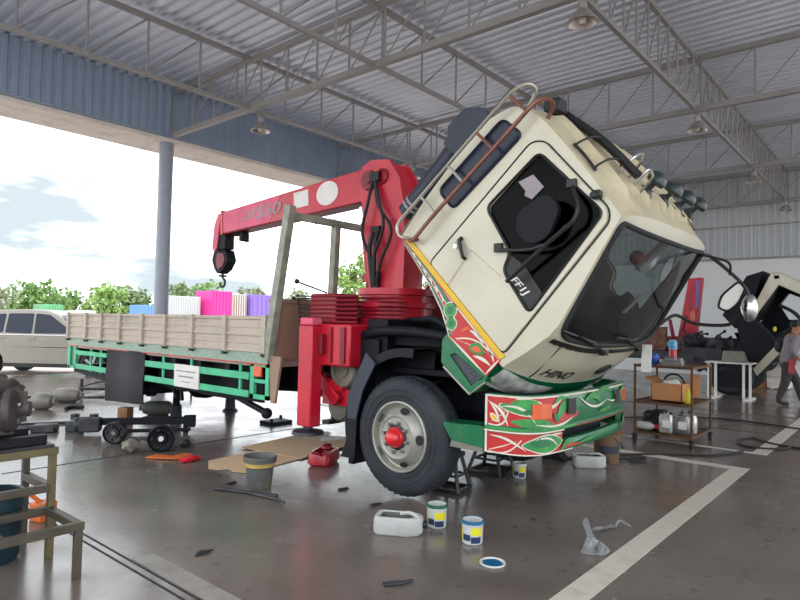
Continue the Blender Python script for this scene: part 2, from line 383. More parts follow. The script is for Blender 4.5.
# ---------------------------------------------------------------- steel work
ZB, ZT = 5.66, 6.60
def truss_x(x, y0, y1, label, step=.9, rev=False):
    t = thing('roof_truss', label, 'roof truss', (x, (y0+y1)/2, ZB), 0, 'roof trusses')
    m = MB(); m.bx(x-.05, x+.05, y0, y1, ZB-.06, ZB+.04); m.build('bottom_chord', 'truss_paint', t)
    m = MB(); m.bx(x-.04, x+.04, y0, y1, ZT-.04, ZT+.05); m.build('top_chord', 'truss_paint', t)
    n = int(round((y1-y0)/step)); ys = lin_range(y0, y1, n)
    for i, y in enumerate(ys):
        m = MB(); m.tube([(x, y, ZB), (x, y, ZT)], .02, 6); m.build('web_post', 'truss_paint', t)
    for i in range(n):
        a, b = (ys[i], ys[i+1]); 
        if rev ^ (i % 2 == 0 and rev): a, b = b, a
        m = MB(); m.tube([(x, a, ZT), (x, b, ZB)], .014, 6); m.build('web_brace', 'truss_paint', t)
def truss_y(y, x0, x1, label, step=1.0, xm=None, twin=True):
    t = thing('roof_truss', label, 'roof truss', ((x0+x1)/2, y, ZB), 0, 'roof trusses')
    m = MB(); m.bx(x0, x1, y-.032, y+.032, ZB-.045, ZB+.02); m.build('bottom_chord', 'truss_paint', t)
    m = MB(); m.bx(x0, x1, y-.035, y+.035, ZT-.035, ZT+.05); m.build('top_chord', 'truss_paint', t)
    n = int(round((x1-x0)/step)); xs = lin_range(x0, x1, n)
    for x in xs:
        m = MB(); m.tube([(x, y, ZB), (x, y, ZT)], .02, 6); m.build('web_post', 'truss_paint', t)
    for i in range(n):
        a, b = xs[i], xs[i+1]
        m = MB(); m.tube([(b, y, ZT), (a, y, ZB)], .015, 6); m.build('web_brace', 'truss_paint', t)
truss_x(6.95, .8, YF-.1, 'cross truss landing on the round grey column', .8)
truss_x(12.05, .4, YF-.1, 'cross truss passing just behind the top of the tilted cab', .88)
truss_x(17.1, .4, YF-.1, 'third cross truss from the column, by the third pendant lamp', .95)
truss_x(22.2, .4, YF-.1, 'farthest cross truss, in front of the end wall', .98)
truss_y(9.8, 0.0, 22.4, 'long truss nearest the blue fascia, with its braces over the crane boom', .98)
truss_y(6.52, 2.0, 22.4, 'long truss over the middle of the bay, its end going behind the cab snorkel', 1.02)
truss_y(3.12, 5.9, 22.4, 'long truss at upper right that the row of pendant lamps hangs from', .5)
# column
def column(x, label):
    t = thing('steel_column', label, 'column', (x, 12.95, 0))
    m = MB(); m.lathe([(.155, 0.02), (.155, 5.54)], (x, 12.95, 0)); m.build('shaft', 'column_grey', t)
    m = MB(); m.bx(x-.22, x+.22, 12.73, 13.17, 0.0, .02); m.build('base_plate', 'column_grey', t)
column(6.95, 'tall round grey steel column behind the cargo bed')
column(17.1, 'round grey steel column hidden behind the crane and cab')

# ---------------------------------------------------------------- pendant lamps
lm = thing('pendant_lamp', 'pendant lamp nearest the camera at top of the picture', 'lamp', (7.02, 3.12, 5.40), 0, 'pendant lamps')
m = MB(); m.lathe([(.0, .17), (.055, .17), (.06, .08), (.09, .05), (.14, .0), (.18, -.07), (.19, -.09), (.18, -.09), (.135, -.012), (.09, .03), (.0, .06)], (0, 0, 0), n=28); m.build('shade', 'lamp_shade', lm, world=False)
m = MB(); m.lathe([(0, .055), (.032, .02), (.05, -.04), (.035, -.085), (0, -.1)], (0, 0, 0), n=14); m.build('bulb', 'lamp_inner', lm, world=False)
m = MB(); m.tube([(0, 0, .17), (0, 0, .26)], .018, 8); m.box((0, 0, .19), (.08, .08, .07)); m.build('stem', 'truss_paint', lm, world=False)
for (x, y, lb) in ((12.15, 3.12, 'second pendant lamp along the right-hand truss, where it crosses the beam'), (17.35, 3.12, 'third pendant lamp along the right-hand truss'),
                   (22.0, 3.1, 'farthest pendant lamp, small against the end wall'), (7.22, 9.84, 'pendant lamp in front of the blue fascia by the column'), (12.0, 9.85, 'pendant lamp just left of the cab snorkel')):
    dup(lm, (x, y, 5.37 if y < 9.9 else 5.38), 0, lb)

# ================================================================ THE CRANE TRUCK
truck = thing('crane_truck', 'cream crane truck with its cab tilted forward and red crane behind the cab', 'truck', (5.3, 6.5, 0))
XN, XF, XC = 4.2, 6.4, 5.3
TA = math.radians(45.3)
CO = Vector((0, 3.564, 2.375)); CA = Vector((0, -math.cos(TA), -math.sin(TA))); CB = Vector((0, -math.sin(TA), math.cos(TA)))
def cw(x, a, b): return Vector((x, CO.y, CO.z)) + CA*a + CB*b      # cab frame: a forward, b up

# --- chassis
m = MB()
for x in (4.93, 5.67): m.bx(x-.04, x+.04, 2.75, 10.7, .74, .98)
for y in (3.0, 4.2, 5.6, 7.2, 8.3, 9.4, 10.6): m.bx(4.93, 5.67, y-.05, y+.05, .78, .94)
m.build('chassis_frame', 'dark_under', truck, .008)
m = MB(); m.bx(4.96, 5.6, 2.95, 4.1, .62, 1.28); m.bx(5.05, 5.5, 3.05, 3.95, 1.28, 1.5); m.bx(5.1, 5.5, 3.0, 3.7, .42, .62); m.lathe([(.2, 0), (.2, .03), (.06, .05)], (5.28, 2.93, 1.0), (0, -1, 0), 20)
for i in range(6): m.lathe([(.06, 0), (.06, .08), (.03, .1)], (5.28, 3.12+i*.15, 1.5), (0, 0, 1), 10)
m.tube(smooth_path([(4.9, 3.2, 1.2), (4.7, 3.3, 1.32), (4.65, 3.7, 1.3), (4.7, 4.15, 1.2)]), .05, 8); m.tube(smooth_path([(4.95, 3.5, 1.1), (4.75, 3.6, 1.0), (4.7, 3.9, .95), (4.9, 4.2, .9)]), .03, 8)
m.bx(4.5, 4.85, 3.1, 3.9, 1.1, 1.16); m.bx(4.45, 4.9, 4.05, 4.3, .8, 1.42)
m.build('engine', 'dark_under', truck, .01)
m = MB(); m.tube([(4.4, 3.56, .5), (4.8, 3.56, .44), (5.8, 3.56, .44), (6.2, 3.56, .5)], .06, 10); m.bar((4.8, 3.0, .62), (4.8, 4.2, .62), .09, .06); m.bar((5.8, 3.0, .62), (5.8, 4.2, .62), .09, .06); m.build('front_axle', 'dark_under', truck, .006)

# --- front wheels
def wheel(xo, sgn, y, z, name='front_wheel'):
    """xo = outer face, sgn = -1 faces -X"""
    R = .535; ax = (sgn, 0, 0); o = (xo, y, z)
    t = MB(); t.lathe([(.31, -.03), (.33, -.005), (.40, .0), (.45, -.002), (.49, -.012), (.517, -.032), (.532, -.06), (R, -.085), (R, -.115), (.522, -.118), (.522, -.125), (R, -.128), (R, -.16), (.522, -.163), (.522, -.17), (R, -.173), (.532, -.215), (.515, -.245), (.45, -.275), (.33, -.27), (.31, -.25)], o, ax, 64)
    for k in range(48):   # shoulder lugs
        a = 2*PI*k/48; c = Vector((xo-sgn*.05, y+.527*math.cos(a), z+.527*math.sin(a))); t.bar(c, c+Vector((-sgn*.05, .004*math.cos(a), .004*math.sin(a))), .03, .018, (0, math.cos(a), math.sin(a)))
    t.lathe([(.415, .001), (.418, .004), (.421, .001)], o, ax, 64); t.lathe([(.36, .0), (.364, .004), (.368, 0)], o, ax, 64)
    w = t.build(name, 'tyre', truck, angle=30)
    r = MB(); r.lathe([(.318, -.02), (.318, .006), (.306, .012), (.298, .006), (.29, -.03), (.283, -.05), (.272, -.055), (.262, -.045), (.232, .0), (.2, .032), (.19, .038), (.178, .03), (.172, .026), (.085, .026), (.085, .0)], o, ax, 48)
    r.build('rim', 'rim_paint', w, angle=25)
    for k in range(5):
        h = MB(); a = 2*PI*k/5+.62; c = Vector((xo+sgn*.002, y+.24*math.cos(a), z+.24*math.sin(a))); n = Vector((sgn*.75, .66*math.cos(a), .66*math.sin(a)))
        h.lathe([(0, .008), (.04, .008), (.045, .0)], c+n*.012, n, 16, sx=.75, ref=(0, math.cos(a), math.sin(a))); h.build('hand_hole', 'black_rubber', w)  # dark discs put in for the shade inside open holes
    for k in range(8):
        a = 2*PI*k/8+.2; b = MB(); b.lathe([(.024, 0), (.024, .008), (.016, .01), (.016, .035), (.012, .04), (0, .04)], (xo+sgn*.026, y+.132*math.cos(a), z+.132*math.sin(a)), ax, 6); b.build('wheel_nut', 'steel', w)
    c = MB(); c.lathe([(.092, .0), (.092, .04), (.085, .05), (.078, .05), (.076, .075), (.06, .1), (.035, .118), (0, .124)], (xo+sgn*.02, y, z), ax, 24); c.build('hub_cap', 'hub_red', w)
    f = MB(); f.lathe([(.11, 0), (.115, .012), (.09, .02)], (xo+sgn*.022, y, z), ax, 24); f.build('hub_ring', 'iron_dark', w)
    return w
wheel(4.205, -1, 3.56, .565); wheel(6.39, 1, 3.56, .565)
# --- mudguard round the back of the front wheel
m = MB(); yc, zc = 3.52, .62
def mg(r, x): return lambda t: Vector((x, yc+r*math.cos(t), zc+r*math.sin(t)))
ts = lin_range(math.radians(-22), math.radians(98), 18)
m.grid(lambda t, x: Vector((x, yc+.72*math.cos(t)+.0, zc+.72*math.sin(t))), ts, (4.22, 4.56)); m.grid(lambda t, x: Vector((x, yc+.74*math.cos(t), zc+.74*math.sin(t))), ts, (4.56, 4.22))
m.grid(lambda t, r: Vector((4.22, yc+r*math.cos(t), zc+r*math.sin(t))), ts, (.66, .74)); m.grid(lambda t, r: Vector((4.56, yc+r*math.cos(t), zc+r*math.sin(t))), ts, (.5, .74))
m.bx(4.22, 4.56, 4.14, 4.2, .22, .45)
m.build('mudguard', 'dark_flap', truck)
m = MB(); m.plate([(3.97, 1.3), (4.2, .88), (4.205, .66), (4.09, .66), (4.01, .94), (3.85, 1.2)], lambda y, z: Vector((4.19, y, z)), (.02, 0, 0)); m.build('mudguard_stay', 'stay_grey', truck)
m = MB(); m.plate([(4.205, .66), (4.21, .45), (4.28, .28), (4.10, .28), (4.08, .66)], lambda y, z: Vector((4.195, y, z)), (.015, 0, 0)); m.build('mud_flap', 'dark_flap', truck)
m = MB(); m.bx(4.5, 6.1, 3.98, 4.25, 1.2, 1.62); m.bx(4.6, 6.0, 3.2, 3.98, 1.36, 1.5); m.tube(smooth_path([(4.45, 3.1, 1.45), (4.4, 3.5, 1.5), (4.45, 4.0, 1.5), (4.5, 4.3, 1.45)]), .05, 8); m.tube(smooth_path([(4.5, 2.9, 1.3), (4.6, 3.4, 1.6), (4.8, 3.8, 1.62), (5.0, 4.2, 1.6)]), .035, 8); m.build('cab_mount', 'dark_under', truck, .01)

# --- tilt cab shell
ER = [(-.27, 1.50), (-.03, 1.545), (0, 1.55), (.2, 1.60), (.43, 1.64), (.55, 1.635), (1.41, 1.41), (1.44, 1.395)]
AM = [(-.27, .24), (-.03, .23), (.2, .20), (.43, .15), (.55, .12), (1.0, .09), (1.41, .05), (1.44, .04)]
def sx(x): return max(-1, min(1, (x-XC)/1.1))
def af(x, b): return interp(b, ER)+interp(b, AM)*(1-abs(sx(x))**3.0)
def front(x, b, off=0.0): return cw(x, af(x, b)+off, b)
TOP = [(.05, 1.36), (.12, 1.47), (.25, 1.53), (.39, 1.545), (.6, 1.53), (.9, 1.495), (1.2, 1.45), (1.34, 1.425), (1.41, 1.41)]
def roof(x, a, off=0.0):
    b = interp(a, TOP)+.075*(1-abs(sx(x))**4)
    if .3 < a < 1.25 and abs(x-XC) < .95:
        k = min(1, (a-.3)/.06, (1.25-a)/.06); b += .045*max(0, math.sin((x-XC)*2*PI/.21+.6))**.8*k
    return cw(x, a, b+off)
side_front = [(1.41, 1.41), (1.635, .55), (1.64, .43), (1.60, .2), (1.55, 0), (1.545, -.03)]
side_poly = [(0, 0), (-.02, .2), (-.035, .45), (-.035, .75), (-.02, 1.1), (.0, 1.25), (.05, 1.36), (.12, 1.47), (.25, 1.53), (.39, 1.545), (.6, 1.53), (.9, 1.495), (1.2, 1.45), (1.34, 1.425)]+side_front
WIN = rpoly([(.528, .771), (.587, 1.343), (1.296, 1.343), (1.40, .445), (1.007, .518), (.957, .665)], [.05, .09, .10, .05, .05, .04], 5)
QW = rpoly([(.03, .547), (.113, 1.347), (.357, 1.362), (.269, .534)], .06, 4)
def cab_shell(parent, px=lambda x, a, b: cw(x, a, b), xn=XN, xf=XF):
    m = MB()
    WH = rpoly([(.535, .74), (.575, 1.36), (1.31, 1.36), (1.415, .43), (1.0, .50), (.945, .64)], .05, 3)
    for x, d in ((xn, .035), (xf, -.035)):
        m.plate(side_poly, lambda a, b, x=x: px(x, a, b), (d, 0, 0), holes=[WH])
    return m
m = cab_shell(truck)
xs = [XC+1.1*t for t in (-1, -.985, -.96, -.92, -.86, -.78, -.68, -.56, -.42, -.28, -.14, 0, .14, .28, .42, .56, .68, .78, .86, .92, .96, .985, 1)]
# rear wall, floor
m.grid(lambda x, b: cw(x, -.035+.03*max(0, (b-1.1))*3, b)+CA*(.0), xs, (.0, .3, .6, .9, 1.2, 1.36)); m.grid(lambda x, b: cw(x, .0, b), xs, (.0, .6, 1.2, 1.36))
m.grid(lambda x, a: cw(x, a, .0), xs, (0, .5, 1.0, 1.5)); m.grid(lambda x, a: cw(x, a, .03), xs, (0, .5, 1.0, 1.5))
# nose panel below the windscreen, pillars and header above it
m.grid(lambda x, b: front(x, b), xs, (-.03, 0, .07, .14, .2, .28, .36, .43, .47)); m.grid(lambda x, b: front(x, b, -.03), xs, (-.03, .2, .43, .47))
hd = lambda x, t: front(x, 1.365+t*(.045+.075*(1-abs(sx(x))**4)), 0) if t < 1 else roof(x, 1.41)
m.grid(hd, xs, (0, .35, .7, 1)); m.grid(lambda x, t: hd(x, t)-CA*.03, xs, (0, .7))
for x0, x1 in ((XN, XN+.075), (XF-.075, XF)):
    m.grid(lambda x, b: front(x, b), lin_range(x0, x1, 4), lin_range(.47, 1.365, 10)); m.grid(lambda x, b: front(x, b, -.04), lin_range(x0, x1, 2), lin_range(.47, 1.365, 6))
cab = m.build('cab', ['cab_cream'], truck, angle=32)
m = MB(); rx = [XC+1.1*i/115*1.0 for i in range(-115, 116)]
m.grid(lambda x, a: roof(x, a), rx, (.05, .12, .18, .25, .3, .36, .45, .6, .75, .9, 1.05, 1.19, 1.25, 1.34, 1.41)); m.grid(lambda x, a: roof(x, a, -.03), xs, (.05, .25, .6, 1.0, 1.41)); m.build('roof_panel', 'cab_cream_dirty', cab, angle=50)
# door with seams, both sides
DOOR = rpoly([(.425, .055), (.47, 1.36), (.56, 1.43), (1.30, 1.385), (1.365, 1.33), (1.47, .055)], [.04, .06, .08, .05, .06, .04], 4)
DWIN = rpoly([(.52, .755), (.58, 1.352), (1.303, 1.352), (1.408, .435), (1.0, .507), (.948, .652)], .06, 5)
for x, d, nm in ((XN, -1, 'door'), (XF, 1, 'door')):
    m = MB(); m.plate(DOOR, lambda a, b, x=x: cw(x+d*.012, a, b), (-d*.012, 0, 0), holes=[DWIN])
    dr = m.build(nm, 'cab_cream', cab, .006)
    m = MB()
    m.tube([cw(x+d*.003, *p) for p in rpoly([(.412, .045), (.458, 1.368), (.555, 1.442), (1.305, 1.398), (1.378, 1.335), (1.483, .045)], .06, 4)], .0065, 6, closed=True); m.build('door_seal', 'black_rubber', cab)
    m = MB(); m.tube([cw(x+d*.014, *p) for p in DWIN], .011, 6, closed=True); m.build('window_rubber', 'black_trim', cab)
    m = MB(); m.plate(WIN, lambda a, b, x=x: cw(x-d*.004, a, b), (-d*.004, 0, 0)); m.build('side_window', 'tint' if x == XN else 'windscreen', cab)
    m = MB(); m.plate(QW, lambda a, b, x=x: cw(x+d*.004, a, b), (-d*.006, 0, 0)); m.tube([cw(x+d*.004, *p) for p in QW], .012, 6, closed=True); m.build('rear_quarter_window', 'car_glass', cab)
    # crease lines in the lower door skin and yellow stripe
    m = MB(); m.plate([(.045, .003), (.055, .05), (1.503, .05), (1.49, .0)], lambda a, b, x=x: cw(x+d*.0135, a, b), (-d*.012, 0, 0)); m.build('yellow_stripe', 'yellow', cab)
m = MB(); m.tube([cw(XN-.008, .70, .06), cw(XN-.008, .66, .42)], .012, 6); m.tube([cw(XN-.008, .66, .42), cw(XN-.008, 1.02, .46)], .007, 6); m.tube([cw(XN-.004, .70, .30), cw(XN-.004, 1.45, .27)], .004, 6); m.build('door_crease', 'cab_cream', cab)
# dark triangle at the foot of the door window with the model letters
m = MB(); m.plate(rpoly([(.965, .64), (1.02, .52), (1.395, .45), (1.375, .62), (1.12, .66)], .03), lambda a, b: cw(XN-.006, a, b), (.004, 0, 0)); m.build('window_corner_panel', 'black_trim', cab)
vs, fs = text_mesh('FF1J', .095, .25); m = MB(); m.add([cw(XN-.0085, 1.10+v.x*1.12, .50+v.y*.85) for v in vs], fs); m.build('model_lettering', 'decal_white', cab)
# inside the glass: sun-faded sheet on the window, bar
m = MB(); m.plate([(.60, 1.08), (.66, 1.2), (.80, 1.19), (.79, 1.06), (.72, 1.04), (.70, 1.07)], lambda a, b: cw(XN-.009, a, b), (.003, 0, 0)); m.build('window_sticker', 'decal_grey', cab)
m = MB(); m.tube([cw(XN+.02, 1.22, 1.25), cw(XN+.02, 1.31, .5)], .012, 6); m.build('window_divider', 'trim_light', cab)
# windscreen with rubber
wx = [XN+.06+(XF-XN-.12)*i/28 for i in range(29)]
m = MB(); m.grid(lambda x, b: front(x, b, -.006), wx, lin_range(.44, 1.385, 12)); m.build('windscreen', 'windscreen', cab)
def ws_loop(x0, x1, b0, b1, r, n=8):
    P = rpoly([(x0, b0), (x0, b1), (x1, b1), (x1, b0)], [r, r*.35, r*.35, r], n); out = []
    for i in range(len(P)):
        a = Vector(P[i]); b = Vector(P[(i+1) % len(P)]); k = max(1, int((b-a).length/.08))
        out += [tuple(a+(b-a)*j/k) for j in range(k)]
    return out
lp = ws_loop(XN+.05, XF-.05, .465, 1.375, .16)
m = MB(); m.tube([front(x, b, .004) for x, b in lp], .022, 8, closed=True); m.build('windscreen_rubber', 'black_rubber', cab)
m = MB()                               # cream corner gussets outside the rounded glass
for xc, sg in ((XN+.0, 1), (XF, -1)):
    pts = [(xc+sg*.05, .465), (xc+sg*.21, .465), (xc+sg*.12, .495), (xc+sg*.065, .56), (xc+sg*.05, .64)]
    m.plate(pts, lambda x, b: front(x, b, .002), (0, 0, 0))
m.build('windscreen_corner', 'cab_cream', cab)
# black cowl strip with wipers
m = MB(); m.grid(lambda x, b: front(x, b, .012), lin_range(4.24, 6.0, 24), (.385, .43)); m.grid(lambda x, b: front(x, b, .0), lin_range(4.24, 6.0, 24), (.37, .445)); m.build('cowl_strip', 'black_trim', cab)
for x0, x1, b1 in ((5.0, 4.45, .53), (5.85, 5.25, .56)):
    m = MB(); m.tube([front(x0, .41, .03), front(x0-.05, .43, .05), front(x1, b1, .035)], .011, 6); m.bar(front(x1+.25, b1-.03, .03), front(x1-.2, b1-.0, .03), .02, .012); m.box(front(x0, .405, .02), (.08, .05, .05)); m.build('wiper', 'black_trim', cab)
# nose seams and letters, emblem
m = MB(); m.tube([front(4.46, -.02, .001), front(4.46, .05, .001), front(4.395, .37, .001)], .006, 5); m.tube([front(6.12, -.02, .001), front(6.12, .05, .001), front(6.2, .37, .001)], .006, 5); m.build('nose_seam', 'black_rubber', cab)
vs, fs = text_mesh('HINO', .14, .3); m = MB(); m.add([front(4.50+v.x*1.14, .035+v.y, .004) for v in vs], fs); m.build('maker_lettering', 'black_trim', cab)
m = MB(); ex, eb = 5.46, .15
m.tube([front(ex+.105*math.cos(t)+.02*math.sin(t), eb+.062*math.sin(t), .008) for t in lin_range(0, 2*PI, 28)[:-1]], .008, 6, closed=True)
m.tube([front(ex-.07+.14*t, eb-.035+.07*t+.03*math.sin(t*2*PI), .008) for t in lin_range(0, 1, 12)], .011, 6); m.build('front_emblem', 'black_trim', cab)
# green band with headlights under the nose
m = MB(); m.grid(lambda x, b: front(x, b, .004), xs, (-.27, -.2, -.12, -.03)); m.grid(lambda x, b: front(x, b, -.03), xs, (-.27, -.03)); m.grid(lambda x, o: front(x, -.03, o), xs, (-.03, .004)); m.build('green_band', 'paint_green', cab)
HL = [(4.205, -.03), (4.25, -.032), (4.36, -.048), (4.5, -.07), (4.72, -.075), (4.86, -.09)]; HLB = [(4.205, -.17), (4.25, -.22), (4.36, -.245), (4.5, -.245), (4.72, -.21), (4.83, -.15)]
for sg in (1, -1):
    fx = (lambda x: x) if sg == 1 else (lambda x: 2*XC-x)
    m = MB(); m.grid(lambda i, v: front(fx(interp(i, [(k, HL[k][0]) for k in range(6)])), interp(i, [(k, HL[k][1]) for k in range(6)])*(1-v)+interp(i, [(k, HLB[k][1]) for k in range(6)])*v, .012+.03*math.sin(PI*v)*math.sin(PI*min(1, (i+.3)/5.3))), lin_range(0, 5, 15), lin_range(0, 1, 6))
    h = m.build('headlight', 'lamp_clear', cab)
    m = MB(); m.grid(lambda x, b: front(fx(x), b, .01), lin_range(4.205, 4.42, 4), lin_range(-.26, -.225, 2)); m.build('corner_lamp', 'lamp_clear', cab)
# painted side skirt under the door
def blade(mb, p, q, wd, fn, mi, bulge=.0, n=8, tip=0.15):
    """leaf-shaped stroke from p to q"""
    p = Vector(p); q = Vector(q); d = q-p; nrm = Vector((-d.y, d.x)); vs = []; fs = []
    for i in range(n+1):
        t = i/n; c = p+d*t+nrm*bulge*math.sin(PI*t); h = wd*.5*math.sin(PI*min(1, max(0, t*.96+.02)))**.8/max(d.length, 1e-6)
        vs += [fn(*(c+nrm*h)), fn(*(c-nrm*h))]
    for i in range(n): fs.append((2*i, 2*i+1, 2*i+3, 2*i+2))
    mb.add(vs, fs, mi)
def disc(mb, c, r, fn, mi, n=14, ry=None):
    ry = ry or r
    mb.add([fn(c[0]+r*math.cos(2*PI*i/n), c[1]+ry*math.sin(2*PI*i/n)) for i in range(n)], [tuple(range(n))], mi)
PM = ['paint_red', 'paint_green', 'paint_leaf', 'paint_white', 'yellow', 'paint_orange', 'black_trim']
for x, d in ((XN, -1), (XF, 1)):
    m = MB(); SK = [(.05, .0), (.075, -.03), (.30, -.055), (.55, -.085), (.80, -.145), (.93, -.20), (1.03, -.245), (1.50, -.19), (1.50, .0)]
    f0 = lambda a, b: cw(x+d*.006, a, b); f1 = lambda a, b: cw(x+d*.0075, a, b); f2 = lambda a, b: cw(x+d*.009, a, b); f3 = lambda a, b: cw(x+d*.0105, a, b)
    m.plate(SK, f0, (-d*.03, 0, 0), mi=0)
    # green and white bands that follow the wheel arch
    top = [(.06, -.004), (.3, -.004), (.55, -.004), (.8, -.03), (.95, -.09), (1.02, -.15)]; low = [(.07, -.03), (.30, -.055), (.55, -.085), (.80, -.145), (.93, -.20), (1.03, -.245)]
    def band(v0, v1, f, mi):
        P = [(interp(i, [(k, top[k][0]) for k in range(6)])*(1-v)+interp(i, [(k, low[k][0]) for k in range(6)])*v, interp(i, [(k, top[k][1]) for k in range(6)])*(1-v)+interp(i, [(k, low[k][1]) for k in range(6)])*v) for i in lin_range(0, 5, 15) for v in (v0, v1)]
        m.add([f(*p) for p in P], [(2*i, 2*i+1, 2*i+3, 2*i+2) for i in range(15)], mi)
    band(.0, .28, f1, 1); band(.28, .36, f2, 3); band(.62, .86, f1, 1); band(.9, 1.0, f2, 3); band(.58, .63, f2, 3)
    blade(m, (1.02, -.235), (1.49, -.185), .02, f2, 3); blade(m, (1.485, -.19), (1.485, -.005), .018, f2, 3); blade(m, (.7, -.012), (1.49, -.012), .014, f2, 3)
    for (c, r) in (((.87, -.075), .062), ((.96, -.145), .05)): disc(m, c, r+.01, f2, 3); disc(m, c, r, f3, 2); 
    for (c, r) in (((.87, -.075), .035), ((.96, -.145), .026)): disc(m, c, r, lambda a, b: cw(x+d*.012, a, b), 1)
    for (p, q, wd, mi) in (((1.08, -.20), (1.42, -.03), .06, 3), ((1.10, -.19), (1.40, -.04), .04, 0), ((1.22, -.14), (1.36, -.08), .1, 2), ((1.25, -.13), (1.33, -.09), .05, 5), ((1.12, -.05), (1.3, -.03), .03, 3), ((1.3, -.17), (1.47, -.1), .03, 3), ((1.33, -.02), (1.47, -.06), .025, 3), ((1.08, -.12), (1.12, -.03), .03, 5)):
        blade(m, p, q, wd, f2 if mi == 3 else (lambda a, b: cw(x+d*(.0105+.0006*mi), a, b)), mi, .08)
    for k in range(6): blade(m, (.2+k*.1, -.024-.008*k), (.27+k*.1, -.036-.01*k), .018, f3, 3, .2)
    m.build('painted_skirt', PM, cab)
    # step box
    P = lambda y, z: Vector((x+d*.004, y, z))
    SP = [(3.10, 1.26), (3.09, 1.45), (3.02, 1.53), (2.93, 1.52), (2.62, 1.20), (2.65, 1.13), (2.80, 1.02), (3.07, 1.23)]; TP_ = [(3.01, 1.325), (2.95, 1.34), (2.67, 1.16), (2.79, 1.08)]
    m = MB(); m.plate(SP, P, (-d*.24, 0, 0), holes=[TP_])
    st = m.build('entry_step', 'paint_green', cab, .006)
    m = MB(); m.plate(TP_, lambda y, z: Vector((x-d*.02, y, z)), (-d*.02, 0, 0)); m.build('step_tread', 'tread', cab)
    # small green tail strip along the lower edge
    m = MB(); m.tube([P(3.07, 1.225), P(2.80, 1.015), P(2.65, 1.125)], .010, 6); m.build('step_edge', 'silver_rod', cab)
# door handle and lock
m = MB(); m.plate(rpoly([(.49, .33), (.49, .41), (.66, .41), (.66, .33)], .03), lambda a, b: cw(XN-.014, a, b), (.004, 0, 0)); m.build('handle_recess', 'trim_light', cab)
m = MB(); m.tube([cw(XN-.018, .52, .42), cw(XN-.05, .53, .41), cw(XN-.055, .60, .37), cw(XN-.05, .66, .335), cw(XN-.016, .67, .33)], [.02, .018, .016, .016, .016], 8); m.build('door_handle', 'black_trim', cab)
m = MB(); m.lathe([(.024, 0), (.02, .012), (0, .012)], cw(XN-.012, .52, .335), (-1, 0, 0), 14); m.build('door_lock', 'chrome', cab)
m = MB(); m.box(cw(XN-.03, 1.18, 1.42), (.06, .05, .05)); m.lathe([(.03, 0), (.03, .05), (0, .06)], cw(XN-.03, 1.18, 1.40), (-1, 0, 0), 10); m.build('roof_edge_lamp', 'black_trim', cab, .008)
# ladder at the rear corner
xl = XN-.09
def px_rod(name, pts, r, mat, sm=4): mm = MB(); mm.tube(smooth_path(pts, sm), r, 8); return mm.build(name, mat, cab)
px_rod('ladder_rail', [cw(XN, .16, .10), cw(xl, .12, .06), cw(xl, .02, .03), cw(xl, -.05, .1), cw(xl, -.03, .35), cw(xl, .02, .9), cw(xl, .07, 1.4), cw(xl, .10, 1.58), cw(XN-.05, .125, 1.66), cw(XN+.02, .15, 1.68), cw(XN+.07, .17, 1.64), cw(XN+.08, .18, 1.54)], .016, 'silver_rod')
px_rod('ladder_rail', [cw(XN, .16, .10), cw(xl, .16, .07), cw(xl, .19, .12), cw(xl, .20, .35), cw(xl, .25, .9), cw(xl, .30, 1.4), cw(xl, .32, 1.58), cw(XN-.05, .335, 1.66), cw(XN+.02, .355, 1.68), cw(XN+.07, .375, 1.65), cw(XN+.09, .39, 1.55)], .017, 'rod_rust')
for b, mt in ((.42, 'silver_rod'), (.78, 'silver_rod'), (1.14, 'rod_rust'), (1.52, 'rod_rust')):
    a0 = interp(b, [(.35, -.03), (.9, .02), (1.4, .07), (1.56, .10)]); px_rod('ladder_rung', [cw(xl, a0, b), cw(xl, a0+.225, b)], .013, mt)
# roof furniture
px_rod('roof_bar', [roof(4.62, .20, .06), roof(4.62, .7, .09), roof(4.64, 1.12, .12)], .035, 'black_trim')
for x, a in ((4.66, .98), (4.70, 1.12)):
    px_rod('roof_loop', [roof(x, a, .0), roof(x, a, .14), roof(x+.06, a+.01, .19), roof(x+.13, a+.02, .15), roof(x+.14, a+.02, .0)], .012, 'chrome')
for a in (.74, .98):
    px_rod('roof_hoop', [roof(4.27, a, .01), roof(4.28, a, .05), roof(4.42, a-.02, .10), roof(4.62, a-.04, .10), roof(4.68, a-.04, .02)], .009, 'black_trim')
px_rod('roof_side_rail', [roof(4.27, .72, .02), roof(4.27, .85, .025), roof(4.27, 1.0, .02)], .012, 'black_trim')
for x in (4.98, 5.42, 5.82, 6.2):
    m = MB(); m.lathe([(.02, -.06), (.02, 0), (.075, .01), (.085, .04), (.07, .08), (.035, .105), (0, .11)], roof(x, 1.12, .11), CB, 16); m.box(roof(x, 1.12, .03), (.1, .06, .1)); m.build('roof_marker_lamp', 'marker_green', cab)
m = MB(); m.tube(smooth_path([roof(4.6, .3, .03), roof(4.9, .7, .03), roof(5.2, 1.0, .03), roof(5.9, 1.18, .03), roof(6.25, 1.25, .02)]), .008, 5); m.build('roof_cord', 'rope', cab)
m = MB(); m.box(roof(4.50, .25, .06), (.16, .14, .12)); m.build('roof_cap', 'black_trim', cab, .02)
